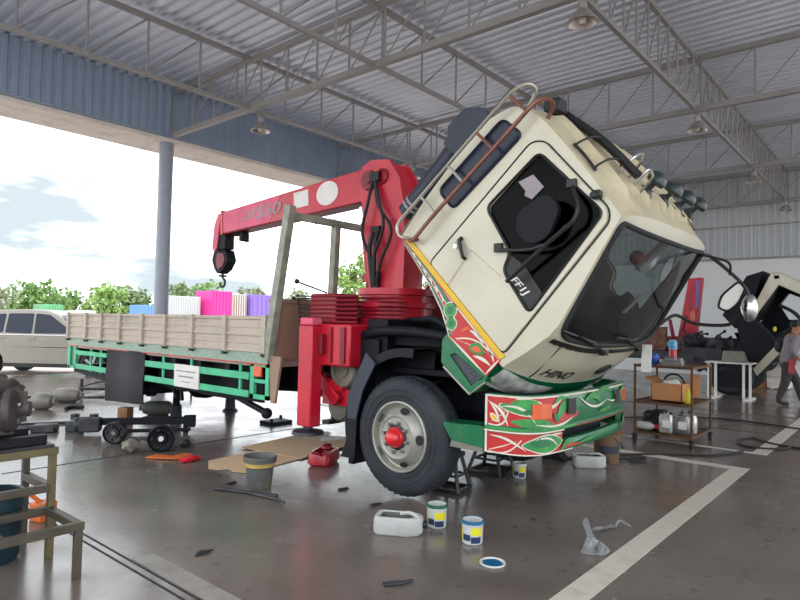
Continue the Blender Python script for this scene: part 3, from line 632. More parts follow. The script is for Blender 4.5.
# air intake stack behind the cab
m = MB(); xk = 4.55
m.tube([cw(xk, -.375, .03), cw(xk, -.36, .12), cw(xk, -.345, .35), cw(xk, -.33, 1.0)], .10, 12); m.tube([cw(xk, -.363, .10), cw(xk, -.361, .125)], .108, 12, mi=1); m.tube([cw(xk, -.359, .15), cw(xk, -.357, .175)], .108, 12, mi=1)
m.plate(rpoly([(-.40, .90), (-.46, .94), (-.42, 1.16), (-.28, 1.27), (-.12, 1.27), (-.14, .82), (-.38, .80)], .03), lambda a, b: cw(xk-.16, a, b), (.34, 0, 0)); m.build('air_intake', ['snorkel', 'decal_grey'], cab)
m = MB(); 
for b in (.3, .7, 1.1): m.bar(cw(xk, -.3, b), cw(xk, -.02, b), .03, .03)
m.build('intake_bracket', 'black_trim', cab)
# mirrors
m = MB(); mxp = 6.66
m.tube(smooth_path([front(6.33, 1.36, .02), Vector((6.5, 1.55, 2.30)), Vector((6.62, 1.42, 2.17)), Vector((mxp, 1.27, 1.99)), Vector((mxp, 1.25, 1.86))]), .017, 8)
m.tube(smooth_path([front(6.36, .60, .02), Vector((6.5, 1.87, 1.72)), Vector((6.62, 1.72, 1.64)), Vector((6.68, 1.45, 1.63)), Vector((6.68, 1.36, 1.69)), Vector((mxp, 1.27, 1.80))]), .017, 8); m.tube(smooth_path([front(6.33, 1.36, .02), Vector((6.55, 1.40, 2.24)), Vector((6.62, 1.40, 2.12))]), .012, 6)
mr = m.build('mirror_arm', 'black_trim', cab)
m = MB(); m.ball((mxp-.01, 1.235, 1.80), 1, 20, 12, (.085, .075, .135)); m.build('round_mirror', 'chrome', cab)
def mir(y, z): return Vector((6.60+(1.45-y)*.35, y, z))
MP = rpoly([(1.50, 1.80), (1.47, 1.92), (1.33, 2.06), (1.27, 2.0), (1.33, 1.84), (1.42, 1.76)], .05, 5)
m = MB(); m.plate(MP, mir, (.05, .03, 0), mi=1); m.tube([mir(*p)+Vector((-.005, -.003, 0)) for p in MP], .012, 6, closed=True); m.build('main_mirror', ['black_trim', 'decal_white'], cab)  # white plate, the wall's reflection painted into the mirror glass
# near mirror bracket folded across the door window
m = MB(); m.tube(smooth_path([cw(XN-.01, .985, 1.345), cw(XN-.05, 1.02, 1.33), cw(XN-.10, 1.16, 1.28), cw(XN-.12, 1.22, 1.18), cw(XN-.12, 1.2, 1.1)]), .017, 8); m.tube([cw(XN-.12, 1.22, 1.18), cw(XN-.13, 1.19, .95), cw(XN-.1, 1.13, .5)], .018, 8); m.tube(smooth_path([cw(XN-.01, .86, .62), cw(XN-.05, .9, .63), cw(XN-.12, 1.10, .80), cw(XN-.13, 1.18, .92)]), .015, 8)
m.box(cw(XN-.02, .85, .61), (.05, .07, .07)); m.box(cw(XN-.02, .97, 1.35), (.05, .07, .06)); m.build('mirror_arm', 'black_trim', cab)
m = MB(); m.plate(rpoly([(.84, .95), (.92, 1.20), (1.08, 1.20), (1.17, .98), (1.10, .84), (.93, .83)], .08), lambda a, b: cw(XN-.15, a, b), (.05, 0, 0)); m.build('main_mirror', 'dark_under', cab, .012)
# inside
for x in (4.75, 5.85):
    m = MB(); 
    def sb(a0, a1, b0, b1, wd, mi=0): m.box(cw(x, (a0+a1)/2, (b0+b1)/2), (wd, a1-a0, b1-b0), Matrix((Vector((1, 0, 0)), CA, CB)).transposed(), mi)
    sb(.35, .85, .32, .46, .5); sb(.25, .42, .44, 1.0, .5); sb(.28, .38, 1.0, 1.2, .28); m.build('seat', 'seat_dark', cab, .04)
m = MB(); 
m.grid(lambda x, t: cw(x, af(x, .43)-.06-.42*t, .40+.22*math.sin(t*PI*.6)), lin_range(4.25, 6.35, 16), lin_range(0, 1, 6)); m.grid(lambda x, t: cw(x, af(x, .43)-.48, .05+.56*t), lin_range(4.25, 6.35, 8), (0, 1)); m.build('dashboard', 'dash', cab)
m = MB(); stc = cw(4.78, 1.10, .74); e1 = Vector((1, 0, 0)); e2 = (CA*.86-CB*.5)*-1
m.tube([stc+.22*(math.cos(t)*e1+math.sin(t)*e2) for t in lin_range(0, 2*PI, 28)[:-1]], .016, 8, closed=True)
for t in (.5, 2.6, 4.7): m.tube([stc, stc+.22*(math.cos(t)*e1+math.sin(t)*e2)], .014, 6)
m.tube([stc, cw(4.78, 1.35, .35)], .03, 8); m.build('steering_wheel', 'black_trim', cab)
m = MB(); m.box(cw(5.15, .95, .62), (.3, .3, .18)); m.ball(cw(5.75, 1.2, 1.02), .07); m.tube([cw(5.3, .5, .8), cw(5.3, .6, 1.15), cw(5.45, .75, 1.2)], .05, 8); m.build('red_cloth', 'paint_red', cab, .03)
m = MB(); m.tube([cw(5.75, 1.28, .95), cw(5.9, 1.25, 1.25)], .04, 8); m.box(cw(5.6, 1.52, .72), (.1, .01, .22), Matrix((Vector((1, 0, 0)), CA, CB)).transposed()); m.build('papers_inside', 'paper', cab)
m = MB(); m.box(cw(5.3, .06, .9), (2.0, .02, .8), Matrix((Vector((1, 0, 0)), CA, CB)).transposed()); m.build('rear_lining', 'seat_dark', cab)
m = MB(); a = front(5.95, .46, .05); m.box(a+Vector((.0, 0, -.12)), (.012, .09, .26), Matrix.Rotation(.12, 3, 'Y')); m.tube([a, a+Vector((0, 0, -.02))], .006, 5); m.build('hanging_tag', 'paper', cab)

# --- bumper, painted
BP = [(4.2, 2.64), (4.205, 2.52), (4.23, 2.38), (4.30, 2.29), (4.42, 2.24), (4.65, 2.21), (4.95, 2.195), (5.3, 2.19), (5.65, 2.205), (5.92, 2.23), (6.12, 2.27), (6.24, 2.33), (6.33, 2.42), (6.385, 2.54), (6.4, 2.66)]
BPs = smooth_path([(x, y, 0) for x, y in BP], 4)
BL = [0.0]
for a, b in zip(BPs, BPs[1:]): BL.append(BL[-1]+(b-a).length)
def bpath(u, o=0.0):
    u = max(0, min(BL[-1]-1e-6, u)); i = 0
    while i < len(BL)-2 and BL[i+1] < u: i += 1
    t = (u-BL[i])/(BL[i+1]-BL[i]); p = BPs[i].lerp(BPs[i+1], t); d = (BPs[i+1]-BPs[i]).normalized(); n = Vector((d.y, -d.x, 0))
    return p+n*o
UB = BL[-1]
def bp(u, z, o=0.0): q = bpath(u, o); return Vector((q.x, q.y, z))
us = lin_range(0, UB, 70)
m = MB(); PB = ['paint_green', 'paint_red', 'paint_leaf', 'paint_white', 'yellow', 'black_trim', 'dark_under']
def slab(z0, z1, u0=0, u1=UB, o=0.0, th=.05, mi=0, bul=.012):
    uu = [u for u in us if u0 < u < u1]; uu = [u0]+uu+[u1]
    zz = lin_range(z0, z1, 6); g = lambda u, z: bp(u, z, o+bul*math.sin(PI*(z-z0)/(z1-z0)))
    m.grid(g, uu, zz, mi); m.grid(lambda u, z: bp(u, z, o-th), uu, (z0, z1), mi)
    m.grid(lambda u, t: bp(u, z1, o-th*t), uu, (0, 1), mi); m.grid(lambda u, t: bp(u, z0, o-th*t), uu, (0, 1), mi)
    for u in (u0, u1): m.grid(lambda z, t, u=u: bp(u, z, o-th*t), (z0, z1), (0, 1), mi)
slab(.79, 1.04); slab(.755, .80, o=.012, th=.05); slab(.58, .75, 0, .74); slab(.58, .75, UB-.55, UB); slab(.58, .665, .74, UB-.55)
def bo(o):
    g = lambda u, z: bp(u, z, o)
    g.o = o; return g
F1, F2, F3, F4 = bo(.0145), bo(.016), bo(.0175), bo(.019)
def strip(u0, u1, za, zb, f, mi, n=10):
    vs = []; 
    for i in range(n+1): u = u0+(u1-u0)*i/n; vs += [f(u, za(i/n)), f(u, zb(i/n))]
    m.add(vs, [(2*i, 2*i+1, 2*i+3, 2*i+2) for i in range(n)], mi)
# upper bar: red corner with leaf strokes
strip(0.012, .74, lambda t: .80, lambda t: 1.03, F1, 1, 22)
strip(0.0, UB, lambda t: 1.022, lambda t: 1.036, F4, 3, 60); strip(0.0, .02, lambda t: .59, lambda t: 1.036, F4, 3, 2); strip(0, .74, lambda t: .75, lambda t: .762, bo(.03), 3, 30)
for (p, q, wd, f, mi, bl) in (((.03, .80), (.20, .93), .07, F2, 3, -.15), ((.04, .81), (.19, .92), .05, F3, 1, -.15), ((.05, .98), (.20, .80), .025, F4, 3, .12), ((.03, .99), (.13, .81), .02, F4, 3, .1), ((.12, .96), (.56, .90), .14, F2, 3, .05), ((.13, .96), (.55, .90), .12, F3, 2, .05), ((.22, .84), (.60, .81), .08, F3, 2, .0), ((.06, 1.0), (.30, 1.0), .05, F3, 1, 0), ((.14, .95), (.40, .83), .02, F4, 3, .2), ((.40, .82), (.95, .86), .02, F4, 3, -.08), ((.66, .82), (.92, .85), .07, F3, 1, .1), ((.60, .98), (.80, 1.0), .04, F3, 2, .1), ((.64, .84), (.86, .97), .10, F3, 2, .12), ((1.0, 1.0), (1.6, .93), .02, F4, 3, -.12), ((1.6, .93), (2.1, 1.0), .02, F4, 3, -.12), ((2.05, .98), (2.5, .95), .1, F3, 2, .1), ((2.4, .84), (2.9, .82), .05, F3, 1, .1), ((2.5, .9), (2.95, .95), .12, F3, 2, .05), ((1.1, .95), (1.5, .87), .06, F3, 2, .2)):
    kk_ = globals().get('kk_', 0)+1; blade(m, p, q, wd, bo(f.o+.00025*kk_), mi, bl, 10)
for (p, q, wd, f, mi, bl) in (((.22, .99), (.42, 1.0), .04, F3, 2, .0), ((.45, .95), (.7, 1.0), .03, F4, 3, -.1), ((.30, .92), (.44, .88), .045, F4, 0, .1), ((.60, .90), (.66, .82), .05, F3, 0, 0), ((.90, .84), (.98, .88), .04, F3, 1, 0), ((1.3, .99), (1.75, .99), .04, F3, 2, .1), ((1.4, .84), (1.7, .85), .035, F3, 2, 0), ((2.6, .82), (2.75, .88), .02, F4, 3, .1), ((.05, .89), (.12, .83), .05, F4, 3, 0), ((.06, .88), (.11, .84), .03, bo(.0205), 4, 0)):
    kk_ = globals().get('kk_', 0)+1; blade(m, p, q, wd, bo(f.o+.00025*kk_), mi, bl, 10)
strip(.012, .95, lambda t: .765, lambda t: .788, bo(.028), 2, 26); strip(.95, UB, lambda t: .765, lambda t: .772, bo(.028), 1, 40)
# lower bar
strip(0.012, .73, lambda t: .588, lambda t: .742, F1, 1, 26)
strip(.0, .9, lambda t: .58, lambda t: .59, F4, 3, 30)
strip(.74, 1.1, lambda t: .60, lambda t: .645-.04*t, F1, 1, 10)
for (p, q, wd, f, mi, bl) in (((.04, .60), (.30, .70), .06, F2, 3, -.1), ((.05, .60), (.29, .70), .04, F3, 1, -.1), ((.05, .72), (.33, .62), .02, F4, 3, .1), ((.3, .66), (.72, .67), .15, F2, 3, 0), ((.31, .66), (.71, .67), .13, F3, 2, 0), ((.36, .67), (.55, .66), .08, F4, 0, .1), ((.38, .70), (.66, .63), .016, F4, 3, .15), ((.7, .60), (.9, .66), .05, F3, 2, .1), ((.55, .735), (.72, .73), .015, F4, 3, .0), ((1.0, .62), (1.4, .64), .03, F3, 2, .0), ((2.0, .62), (2.6, .66), .06, F3, 2, .1), ((2.55, .60), (2.9, .68), .08, F3, 1, .1)):
    kk_ = globals().get('kk_', 0)+1; blade(m, p, q, wd, bo(f.o+.00025*kk_), mi, bl, 10)
for u0 in (.79, UB-.92): strip(u0, u0+.13, lambda t: .87, lambda t: 1.0, bo(.036), 5, 3)
bum = m.build('front_bumper', PB, truck, angle=40)
for uc, nm in ((.46, 'a'), (UB-.46, 'b')):
    m = MB(); strip(uc-.09, uc+.09, lambda t: .865, lambda t: .98, bo(.036), 0, 6); 
    for z in (.865, .98): m.grid(lambda u, o: bp(u, z, o), lin_range(uc-.09, uc+.09, 6), (.0, .036))
    for u in (uc-.09, uc+.09): m.grid(lambda z, o: bp(u, z, o), (.865, .98), (0, .036))
    m.build('turn_signal', 'orange_lens', bum)
m = MB(); m.bx(4.8, 5.8, 2.35, 2.8, .6, .95); m.bar((4.93, 2.3, .86), (4.93, 3.0, .86), .1, .16); m.bar((5.67, 2.3, .86), (5.67, 3.0, .86), .1, .16); m.build('bumper_bracket', 'dark_under', truck)
# green wheel-arch piece behind the bumper
for x, d in ((XN, -1), (XF, 1)):
    m = MB(); m.plate(rpoly([(2.655, .775), (2.655, .565), (2.98, .575), (2.97, .62), (3.06, .745), (3.05, .765)], .02), lambda y, z: Vector((x+d*.01, y, z)), (-d*.2, 0, 0)); m.build('arch_piece', 'paint_green', truck, .02)
    m = MB(); m.plate([(2.66, .60), (2.66, .565), (2.98, .57), (2.97, .62)], lambda y, z: Vector((x+d*.014, y, z)), (-d*.004, 0, 0)); m.build('arch_scuff', 'iron_grey', truck)

# --- cargo bed
bed = None
m = MB(); m.bx(4.22, 6.38, 5.45, 10.84, 1.06, 1.14); bed = m.build('cargo_bed', 'deck_grey', truck)
for y in lin_range(5.7, 10.6, 8): m = MB(); m.bx(4.25, 6.35, y-.04, y+.04, .98, 1.06); m.build('cross_member', 'dark_under', bed)  # dark colour stands in for the shade under the bed
m = MB(); m.bx(4.3, 6.3, 5.5, 10.8, 1.045, 1.059); m.build('bed_underside', 'dark_under', bed)  # dark sheet standing in for shade below the deck
m = MB(); m.bx(4.19, 4.225, 5.46, 10.84, 1.095, 1.215); m.bx(6.375, 6.41, 5.46, 10.84, 1.095, 1.215); m.build('bed_rail', 'deck_green', bed)
m = MB(); m.bx(4.18, 4.22, 5.46, 10.84, 1.085, 1.10); m.build('red_pinstripe', 'paint_red', bed)
for x, d in ((4.2, -1), (6.4, 1)):
    m = MB()
    m.bx(x-.012, x+.012, 5.48, 10.82, 1.22, 1.625)
    for z in (1.235, 1.42, 1.605): m.bx(x-.03, x+.02, 5.48, 10.82, z-.018, z+.022)
    for z in (1.33, 1.51): m.bx(x-.02, x+.0, 5.48, 10.82, z-.02, z+.02)
    g = m.build('side_gate', 'deck_grey', bed, .005)
    for y in (10.78, 10.1, 9.55, 8.94, 8.27, 7.65, 6.98, 6.26, 5.5):
        m = MB(); m.bx(x+d*.012, x+d*.055, y-.035, y+.035, 1.20, 1.635); m.build('gate_post', 'deck_grey', bed, .006)
        m = MB(); m.bx(x+d*.0, x+d*.06, y-.03, y+.03, 1.175, 1.215); m.build('gate_latch', 'black_trim', bed, .006)
m = MB(); m.bx(4.2, 6.4, 10.80, 10.84, 1.14, 1.62); m.build('tail_gate', 'deck_grey', bed)
# headboard and gantry over it
m = MB(); m.bx(4.2, 6.4, 5.42, 5.46, 1.14, 1.80); m.bx(4.2, 6.4, 5.40, 5.48, 1.78, 1.82); m.build('headboard', 'tan_panel', bed)
m = MB(); m.plate([(5.45, 1.19), (5.24, 1.19), (5.33, .68), (5.40, .68)], lambda y, z: Vector((4.2, y, z)), (.03, 0, 0)); m.build('tan_bracket', 'tan_panel', bed)
for x in (4.2, 6.4): gt = MB(); gt.bar((x, 5.47, 1.14), (x, 5.15, 2.83), .10, .09, (1, 0, 0)); gt.build('gantry_post', 'gantry', bed, .006)
gt = MB(); gt.bar((4.2, 5.20, 2.73), (6.4, 5.20, 2.73), .06, .08); gt.build('gantry_beam', 'gantry', bed, .006)
gt = MB(); gt.bar((4.93, 5.24, 1.80), (4.93, 5.20, 2.72), .09, .08, (1, 0, 0)); gt.bar((4.93, 5.24, 1.80), (4.93, 5.42, 1.75), .08, .06); gt.build('gantry_post', 'gantry', bed, .006)
# green under-run guards and hanging straps
for x, d in ((4.21, -1), (6.39, 1)):
    for (y0, y1, z0, z1) in ((5.80, 8.2, .90, .985), (5.80, 8.2, .70, .78), (9.4, 10.5, .95, 1.02), (9.4, 10.5, .72, .80)):
        m = MB(); m.bx(x-.02, x+.01, y0, y1, z0, z1); m.build('side_guard', 'mint_green', bed, .008)
    m = MB()
    for y in (6.0, 7.05, 7.75, 9.65, 10.0): m.bx(x+.005, x+.025, y-.02, y+.02, .70, 1.08)
    m.build('guard_hanger', 'mint_green', bed)
    m = MB(); m.bx(x-.02, x+.02, 10.72, 10.82, .72, 1.08); m.bx(x-.02, x+.02, 10.5, 10.56, .74, 1.08); m.bx(x-.02, x+.02, 10.5, 10.8, .72, .76); m.build('rear_lamp_frame', 'mint_green', bed)
    m = MB(); m.bx(x-.02, x+.02, 5.70, 5.77, .70, 1.10); m.bx(x-.02, x+.02, 5.43, 5.49, .70, 1.10); m.bx(x-.02, x+.02, 5.43, 5.77, .70, .75); m.bx(x-.02, x+.02, 5.43, 5.77, 1.06, 1.10); m.bx(x-.015, x+.015, 5.43, 5.77, .88, .92); m.build('front_guard_frame', 'mint_green', bed)
m = MB(); m.bx(4.17, 4.19, 6.80, 7.38, .70, .99); pl = m.build('notice_plate', 'decal_white', bed, .005)
m = MB(); m.bx(4.165, 4.171, 6.86, 7.32, .90, .915); m.bx(4.165, 4.171, 6.92, 7.26, .83, .85); m.bx(4.165, 4.171, 6.98, 7.2, .77, .78); m.build('plate_border', 'decal_grey', bed)
m = MB(); m.bx(4.17, 4.20, 5.55, 5.69, .95, 1.07); m.build('side_marker', 'paint_orange', bed, .01)
m = MB(); m.grid(lambda y, z: Vector((4.185+.02*math.sin(y*5)+.01*math.sin(z*8), y, z+(.05*(y-8.2) if z < .5 else 0)*-1.0)), lin_range(8.2, 9.38, 12), lin_range(.37, 1.1, 8)); m.grid(lambda y, z: Vector((4.20+.02*math.sin(y*5)+.01*math.sin(z*8), y, z+(.05*(y-8.2) if z < .5 else 0)*-1.0)), lin_range(8.2, 9.38, 12), lin_range(.37, 1.1, 8)); m.build('rear_flap', 'dark_flap', bed)
m = MB(); m.bx(4.25, 6.35, 9.36, 9.40, .35, 1.0); m.bx(4.4, 4.43, 5.8, 8.2, .62, 1.05); m.build('dark_sheet', 'dark_under', bed)  # dark sheets behind the near guards and across the bed
m = MB()
for x in (4.75, 5.85):
    for i in range(5): m.grid(lambda y, t: Vector((x-.04+.08*t, y, .62-.022*i+.16*((y-8.4)/.75)**2*(1-.1*i))), lin_range(8.4-.75+.1*i, 8.4+.75-.1*i, 10), (0, 1))
m.lathe([(.06, -1.0), (.075, -.3), (.17, -.2), (.2, 0), (.17, .2), (.075, .3), (.06, 1.0)], (5.3, 8.4, .55), (1, 0, 0), 16); m.lathe([(.1, 0), (.1, .1), (.07, .12), (.07, .22), (0, .22)], (4.45, 8.4, .55), (-1, 0, 0), 14)
m.build('rear_axle', 'dark_under', truck)
m = MB(); m.tube([(5.3, 5.3, .75), (5.3, 8.2, .58)], .05, 10); m.bar((4.5, 6.43, .62), (4.4, 5.75, .52), .055, .055); m.ball((4.4, 5.72, .51), .065, 10, 6); m.bx(4.5, 4.85, 6.5, 7.3, .58, .95); m.tube([(4.45, 7.3, .64), (4.5, 7.9, .60)], .03, 6); m.tube([(4.45, 8.0, .75), (4.4, 7.7, .5)], .025, 6); m.tube([(4.45, 7.7, .75), (4.4, 7.55, .48)], .025, 6); m.build('propeller_shaft', 'dark_under', truck)
m = MB(); m.bar((4.3, 9.5, .62), (4.3, 10.75, .70), .06, .09); m.bar((4.3, 10.72, .72), (6.3, 10.72, .72), .08, .1); m.build('rear_bumper_bar', 'dark_under', truck)

# --- crane
m = MB(); m.bx(4.30, 6.30, 4.30, 4.90, 1.13, 1.56); m.bx(4.75, 5.85, 4.20, 5.05, 1.0, 1.3); cb = m.build('crane_base', 'crane_red', truck, .02)
m = MB(); m.bx(4.28, 4.302, 4.36, 4.42, 1.16, 1.53); m.bx(4.28, 4.302, 4.55, 4.57, 1.16, 1.53); m.build('base_rib', 'crane_dark', cb)
for x in (4.24, 6.36):
    s = -1 if x < 5 else 1
    m = MB(); m.bx(x-.075, x+.075, 4.71, 4.92, .50, 1.54); o = m.build('outrigger', 'crane_red', truck, .015)
    m = MB(); m.bx(x-.07, x+.07, 4.72, 4.91, 1.541, 1.62); m.build('outrigger_cap', 'crane_pink', o, .015)
    m = MB(); m.lathe([(.0, .50), (.05, .50), (.05, .47), (.16, .45), (.17, .42), (0, .42)], (x, 4.82, 0), n=20); m.build('outrigger_foot', 'iron_dark', o)
    m = MB(); m.bar((x, 4.72, 1.35), (x-s*.4, 4.72, 1.35), .16, .2); m.build('outrigger_beam', 'crane_dark', o)
# stacked hydraulic hoses / rods round the turret
tr = MB(); tr.lathe([(.46, 1.55), (.46, 1.62), (.42, 1.63), (.42, 1.74), (.45, 1.75), (.45, 1.80), (.40, 1.81), (.40, 1.88), (.44, 1.89), (.44, 1.96), (0, 1.96)], (5.28, 4.55, 0), n=32); tu = tr.build('crane_turret', 'crane_red', truck)
for k in range(7):
    m = MB(); z = 1.58+.045*k
    m.tube(smooth_path([(4.55, 5.05, z), (4.62, 5.12, z), (4.75, 5.10, z), (4.82, 4.9, z), (4.86, 4.6, z), (4.86, 4.3, z), (4.92, 4.12, z)], 4), .013, 6)
    m.build('hydraulic_pipe', 'crane_dark', tu)
    m = MB(); m.tube([(4.40, 5.0, z), (4.40, 4.3, z)], .013, 6); m.build('hydraulic_pipe', 'crane_dark', tu)
    m = MB(); m.tube([(5.75, 4.9, z), (6.2, 4.85, z), (6.3, 4.5, z), (6.2, 4.3, z)], .013, 6); m.build('hydraulic_pipe', 'crane_dark', tu)
m = MB()
for k in range(7):
    z = 1.58+.045*k; m.tube([(4.42, 5.0, z), (4.40, 5.16+.01*k, z+.01)], .008, 5); m.ball((4.40, 5.17+.01*k, z+.01), .018, 8, 5)
m.tube([(4.6, 4.98, 1.9), (4.55, 5.42, 2.03)], .01, 6); m.ball((4.55, 5.43, 2.035), .03, 8, 6); m.tube([(4.6, 4.98, 1.84), (4.5, 5.4, 1.83)], .01, 6); m.ball((4.5, 5.42, 1.83), .028, 8, 6); m.build('control_lever', 'black_trim', tu)
m = MB(); m.bx(4.40, 4.74, 4.62, 5.02, 1.55, 1.88); m.build('valve_block', 'crane_dark', tu, .02)
m = MB(); m.bx(5.9, 6.25, 4.3, 4.75, 1.55, 1.92); m.build('valve_block', 'crane_dark', tu, .02)
m = MB()
for k in range(7):
    z = 1.62+.05*k; m.tube([(6.25, 4.36, z), (6.30, 4.0, z)], .010, 5); m.ball((6.30, 4.0, z), .018, 8, 5)
m.build('control_lever', 'chrome', tu)
m = MB(); m.lathe([(.0, 0), (.09, 0), (.1, .05), (.08, .28), (.05, .33), (0, .34)], (6.1, 4.5, 1.9), n=14); m.tube(smooth_path([(6.1, 4.9, 1.8), (6.2, 4.85, 2.0), (6.2, 4.6, 2.2)]), .02, 6); m.build('valve_cap', 'crane_red', tu)
# column
m = MB(); CP = [(4.28, 1.96), (4.80, 1.96), (4.86, 2.5), (4.93, 2.95), (4.99, 3.2), (4.95, 3.40), (4.80, 3.46), (4.52, 3.42), (4.36, 3.2), (4.30, 2.9), (4.27, 2.4)]
for xa, xb in ((5.08, 5.13), (5.37, 5.42)): m.plate(CP, lambda y, z, xa=xa: Vector((xa, y, z)), (xb-xa, 0, 0))
m.bx(5.13, 5.37, 4.28, 4.34, 1.96, 2.9); m.bx(5.13, 5.37, 4.32, 4.75, 1.96, 2.6); m.grid(lambda i, x: Vector((x, interp(i, [(0, 4.28), (1, 4.29), (2, 4.32), (3, 4.38), (4, 4.54), (5, 4.80)]), interp(i, [(0, 1.96), (1, 2.4), (2, 2.9), (3, 3.19), (4, 3.40), (5, 3.44)]))), lin_range(0, 5, 5), (5.10, 5.40)); col_ = m.build('crane_column', 'crane_red', truck, .012)
m = MB(); m.lathe([(.0, .03), (.11, .03), (.12, 0), (.12, -.02)], (5.075, 4.82, 3.22), (-1, 0, 0), 20); m.lathe([(0, .04), (.05, .04), (.05, 0)], (5.07, 4.82, 3.22), (-1, 0, 0), 14); m.tube(arc((4.62, 3.24), .075, PI*.3, PI*1.7, 10, lambda y, z: Vector((5.07, y, z))), .02, 6); m.build('pivot_boss', 'crane_dark', col_)
m = MB()
m.tube(smooth_path([(5.04, 4.73, 3.2), (5.0, 4.76, 2.95), (5.0, 4.84, 2.6), (5.0, 4.70, 2.3), (5.04, 4.62, 1.98)]), .018, 8)
m.tube(smooth_path([(5.04, 4.70, 3.22), (5.0, 4.58, 2.9), (5.0, 4.52, 2.65), (5.0, 4.66, 2.3), (5.04, 4.70, 1.98)]), .018, 8)
m.tube(smooth_path([(5.04, 4.70, 3.22), (5.02, 4.62, 2.9), (5.0, 4.40, 2.6), (5.0, 4.55, 2.25), (5.04, 4.64, 1.98)]), .018, 8)
m.tube(smooth_path([(5.04, 4.70, 2.62), (5.0, 4.72, 2.4), (5.02, 4.68, 2.0)]), .025, 8); m.tube(smooth_path([(5.04, 4.64, 2.62), (5.0, 4.64, 2.4), (5.02, 4.66, 2.0)]), .022, 8)
m.box((5.05, 4.70, 3.24), (.06, .14, .10)); m.box((5.05, 4.67, 2.63), (.05, .12, .08)); m.box((5.05, 4.66, 2.05), (.06, .1, .2)); m.build('hydraulic_hose', 'cable_black', col_)
m = MB(); m.tube([(5.2, 4.88, 2.0), (5.2, 5.0, 2.75)], .05, 12); m.tube([(5.2, 4.98, 2.6), (5.2, 5.05, 2.95)], .035, 10, mi=1); m.bx(5.15, 5.25, 4.84, 4.94, 2.25, 2.35); m.bx(5.15, 5.25, 4.86, 4.96, 2.05, 2.15); m.build('lift_cylinder', ['crane_red', 'chrome'], col_)
m = MB(); m.bx(5.14, 5.36, 4.5, 4.9, 1.96, 2.05); m.lathe([(.1, 0), (.1, .3)], (5.14, 4.55, 2.75), (.7, 0, 0), 16); m.build('winch', 'crane_dark', col_)
# boom
def bm_(s, up, x): return Vector((x, 4.72+(7.90-4.72)*s, 3.225+(3.01-3.225)*s+up))   # along the boom
bd = (bm_(1, 0, 0)-bm_(0, 0, 0)); bl = bd.length; bd.normalize(); bu = Vector((0, -bd.z, bd.y))
if bu.z < 0: bu = -bu
def bq(s, u, x): q = bm_(s, 0, x); return q+bu*u
m = MB()
P = [bq(0.0, .19, 0), bq(1, .16, 0), bq(1, -.17, 0), bq(.10, -.205, 0), bq(0.06, -.30, 0), bq(-.03, -.30, 0), bq(-.06, -.1, 0)]
m.plate([(p.y, p.z) for p in P], lambda y, z: Vector((5.14, y, z)), (.225, 0, 0)); boom = m.build('crane_boom', ['crane_red'], truck, .012)
m = MB(); vsb = []
for s0, s1, mt in ((.56, .995, 0),):
    m.add([bq(s0, .165, 5.136), bq(s1, .15, 5.136), bq(s1, -.155, 5.136), bq(s0+.08, -.17, 5.136)], [(0, 1, 2, 3)])
m.build('pink_patch', 'crane_pink', boom)  # paler pink patch laid over the outer boom
m = MB(); m.add([bq(.385, .13, 5.135), bq(.475, .13, 5.135), bq(.475, -.08, 5.135), bq(.385, -.08, 5.135)], [(0, 1, 2, 3)]); m.build('boom_sticker', 'decal_white', boom)
m = MB(); m.add([bq(.275+.062*math.cos(t), .01+.15*math.sin(t), 5.135) for t in lin_range(0, 2*PI, 24)[:-1]], [tuple(range(24))]); m.build('boom_disc', 'decal_white', boom)
vs, fs = text_mesh('-V550', .22, .25); tw = max(v.x for v in vs); m = MB(); m.add([bq(.85-v.x/tw*.295, -.075+v.y, 5.134) for v in vs], fs); m.build('boom_lettering', 'decal_grey', boom)
m = MB(); m.tube([bq(.1, -.203, 5.15), bq(1, -.17, 5.15)], .012, 6); m.bar(bq(.1, -.207, 5.252), bq(.99, -.174, 5.252), .215, .012); m.build('boom_lower_edge', 'crane_dark', boom)
m = MB(); m.bar(bq(.985, .0, 5.252), bq(1.0, .0, 5.252), .25, .36, bu); m.build('boom_collar', 'crane_red', boom)
m = MB(); m.plate(rpoly([(7.95, 3.16), (8.02, 3.16), (8.12, 2.98), (8.15, 2.64), (8.09, 2.60), (8.03, 2.64)], .02), lambda y, z: Vector((5.16, y, z)), (.19, 0, 0)); m.build('boom_tip', 'crane_pink', boom, .01)
m = MB(); m.bx(5.18, 5.34, 7.84, 8.06, 2.62, 2.86); m.lathe([(.11, 0), (.11, .06)], (5.27, 7.98, 2.7), (1, 0, 0), 18); m.bx(5.2, 5.33, 7.45, 7.53, 2.72, 2.84); m.bx(5.22, 5.32, 7.45, 7.75, 2.81, 2.86); m.build('sheave_head', 'dark_under', boom, .01)
m = MB(); m.tube([(5.3, 7.6, 2.70), (5.3, 5.0, 2.93)], .005, 5); m.tube([(5.27, 8.0, 2.66), (5.27, 8.05, 2.56)], .008, 5); m.tube([(5.33, 7.98, 2.66), (5.33, 8.05, 2.56)], .008, 5); m.build('hoist_rope', 'cable_black', boom)
m = MB(); HP = rpoly([(7.90, 2.62), (7.83, 2.46), (7.93, 2.33), (8.08, 2.26), (8.17, 2.34), (8.24, 2.48), (8.18, 2.63)], .03)
m.plate(HP, lambda y, z: Vector((5.22, y, z)), (.16, 0, 0)); hb = m.build('hook_block', 'dark_under', truck, .02)
m = MB(); m.plate(rpoly([(7.93, 2.56), (7.89, 2.46), (7.96, 2.36), (8.08, 2.33), (8.12, 2.45), (8.10, 2.58)], .03), lambda y, z: Vector((5.212, y, z)), (.006, 0, 0)); m.build('cheek_plate', 'crane_dark', hb)
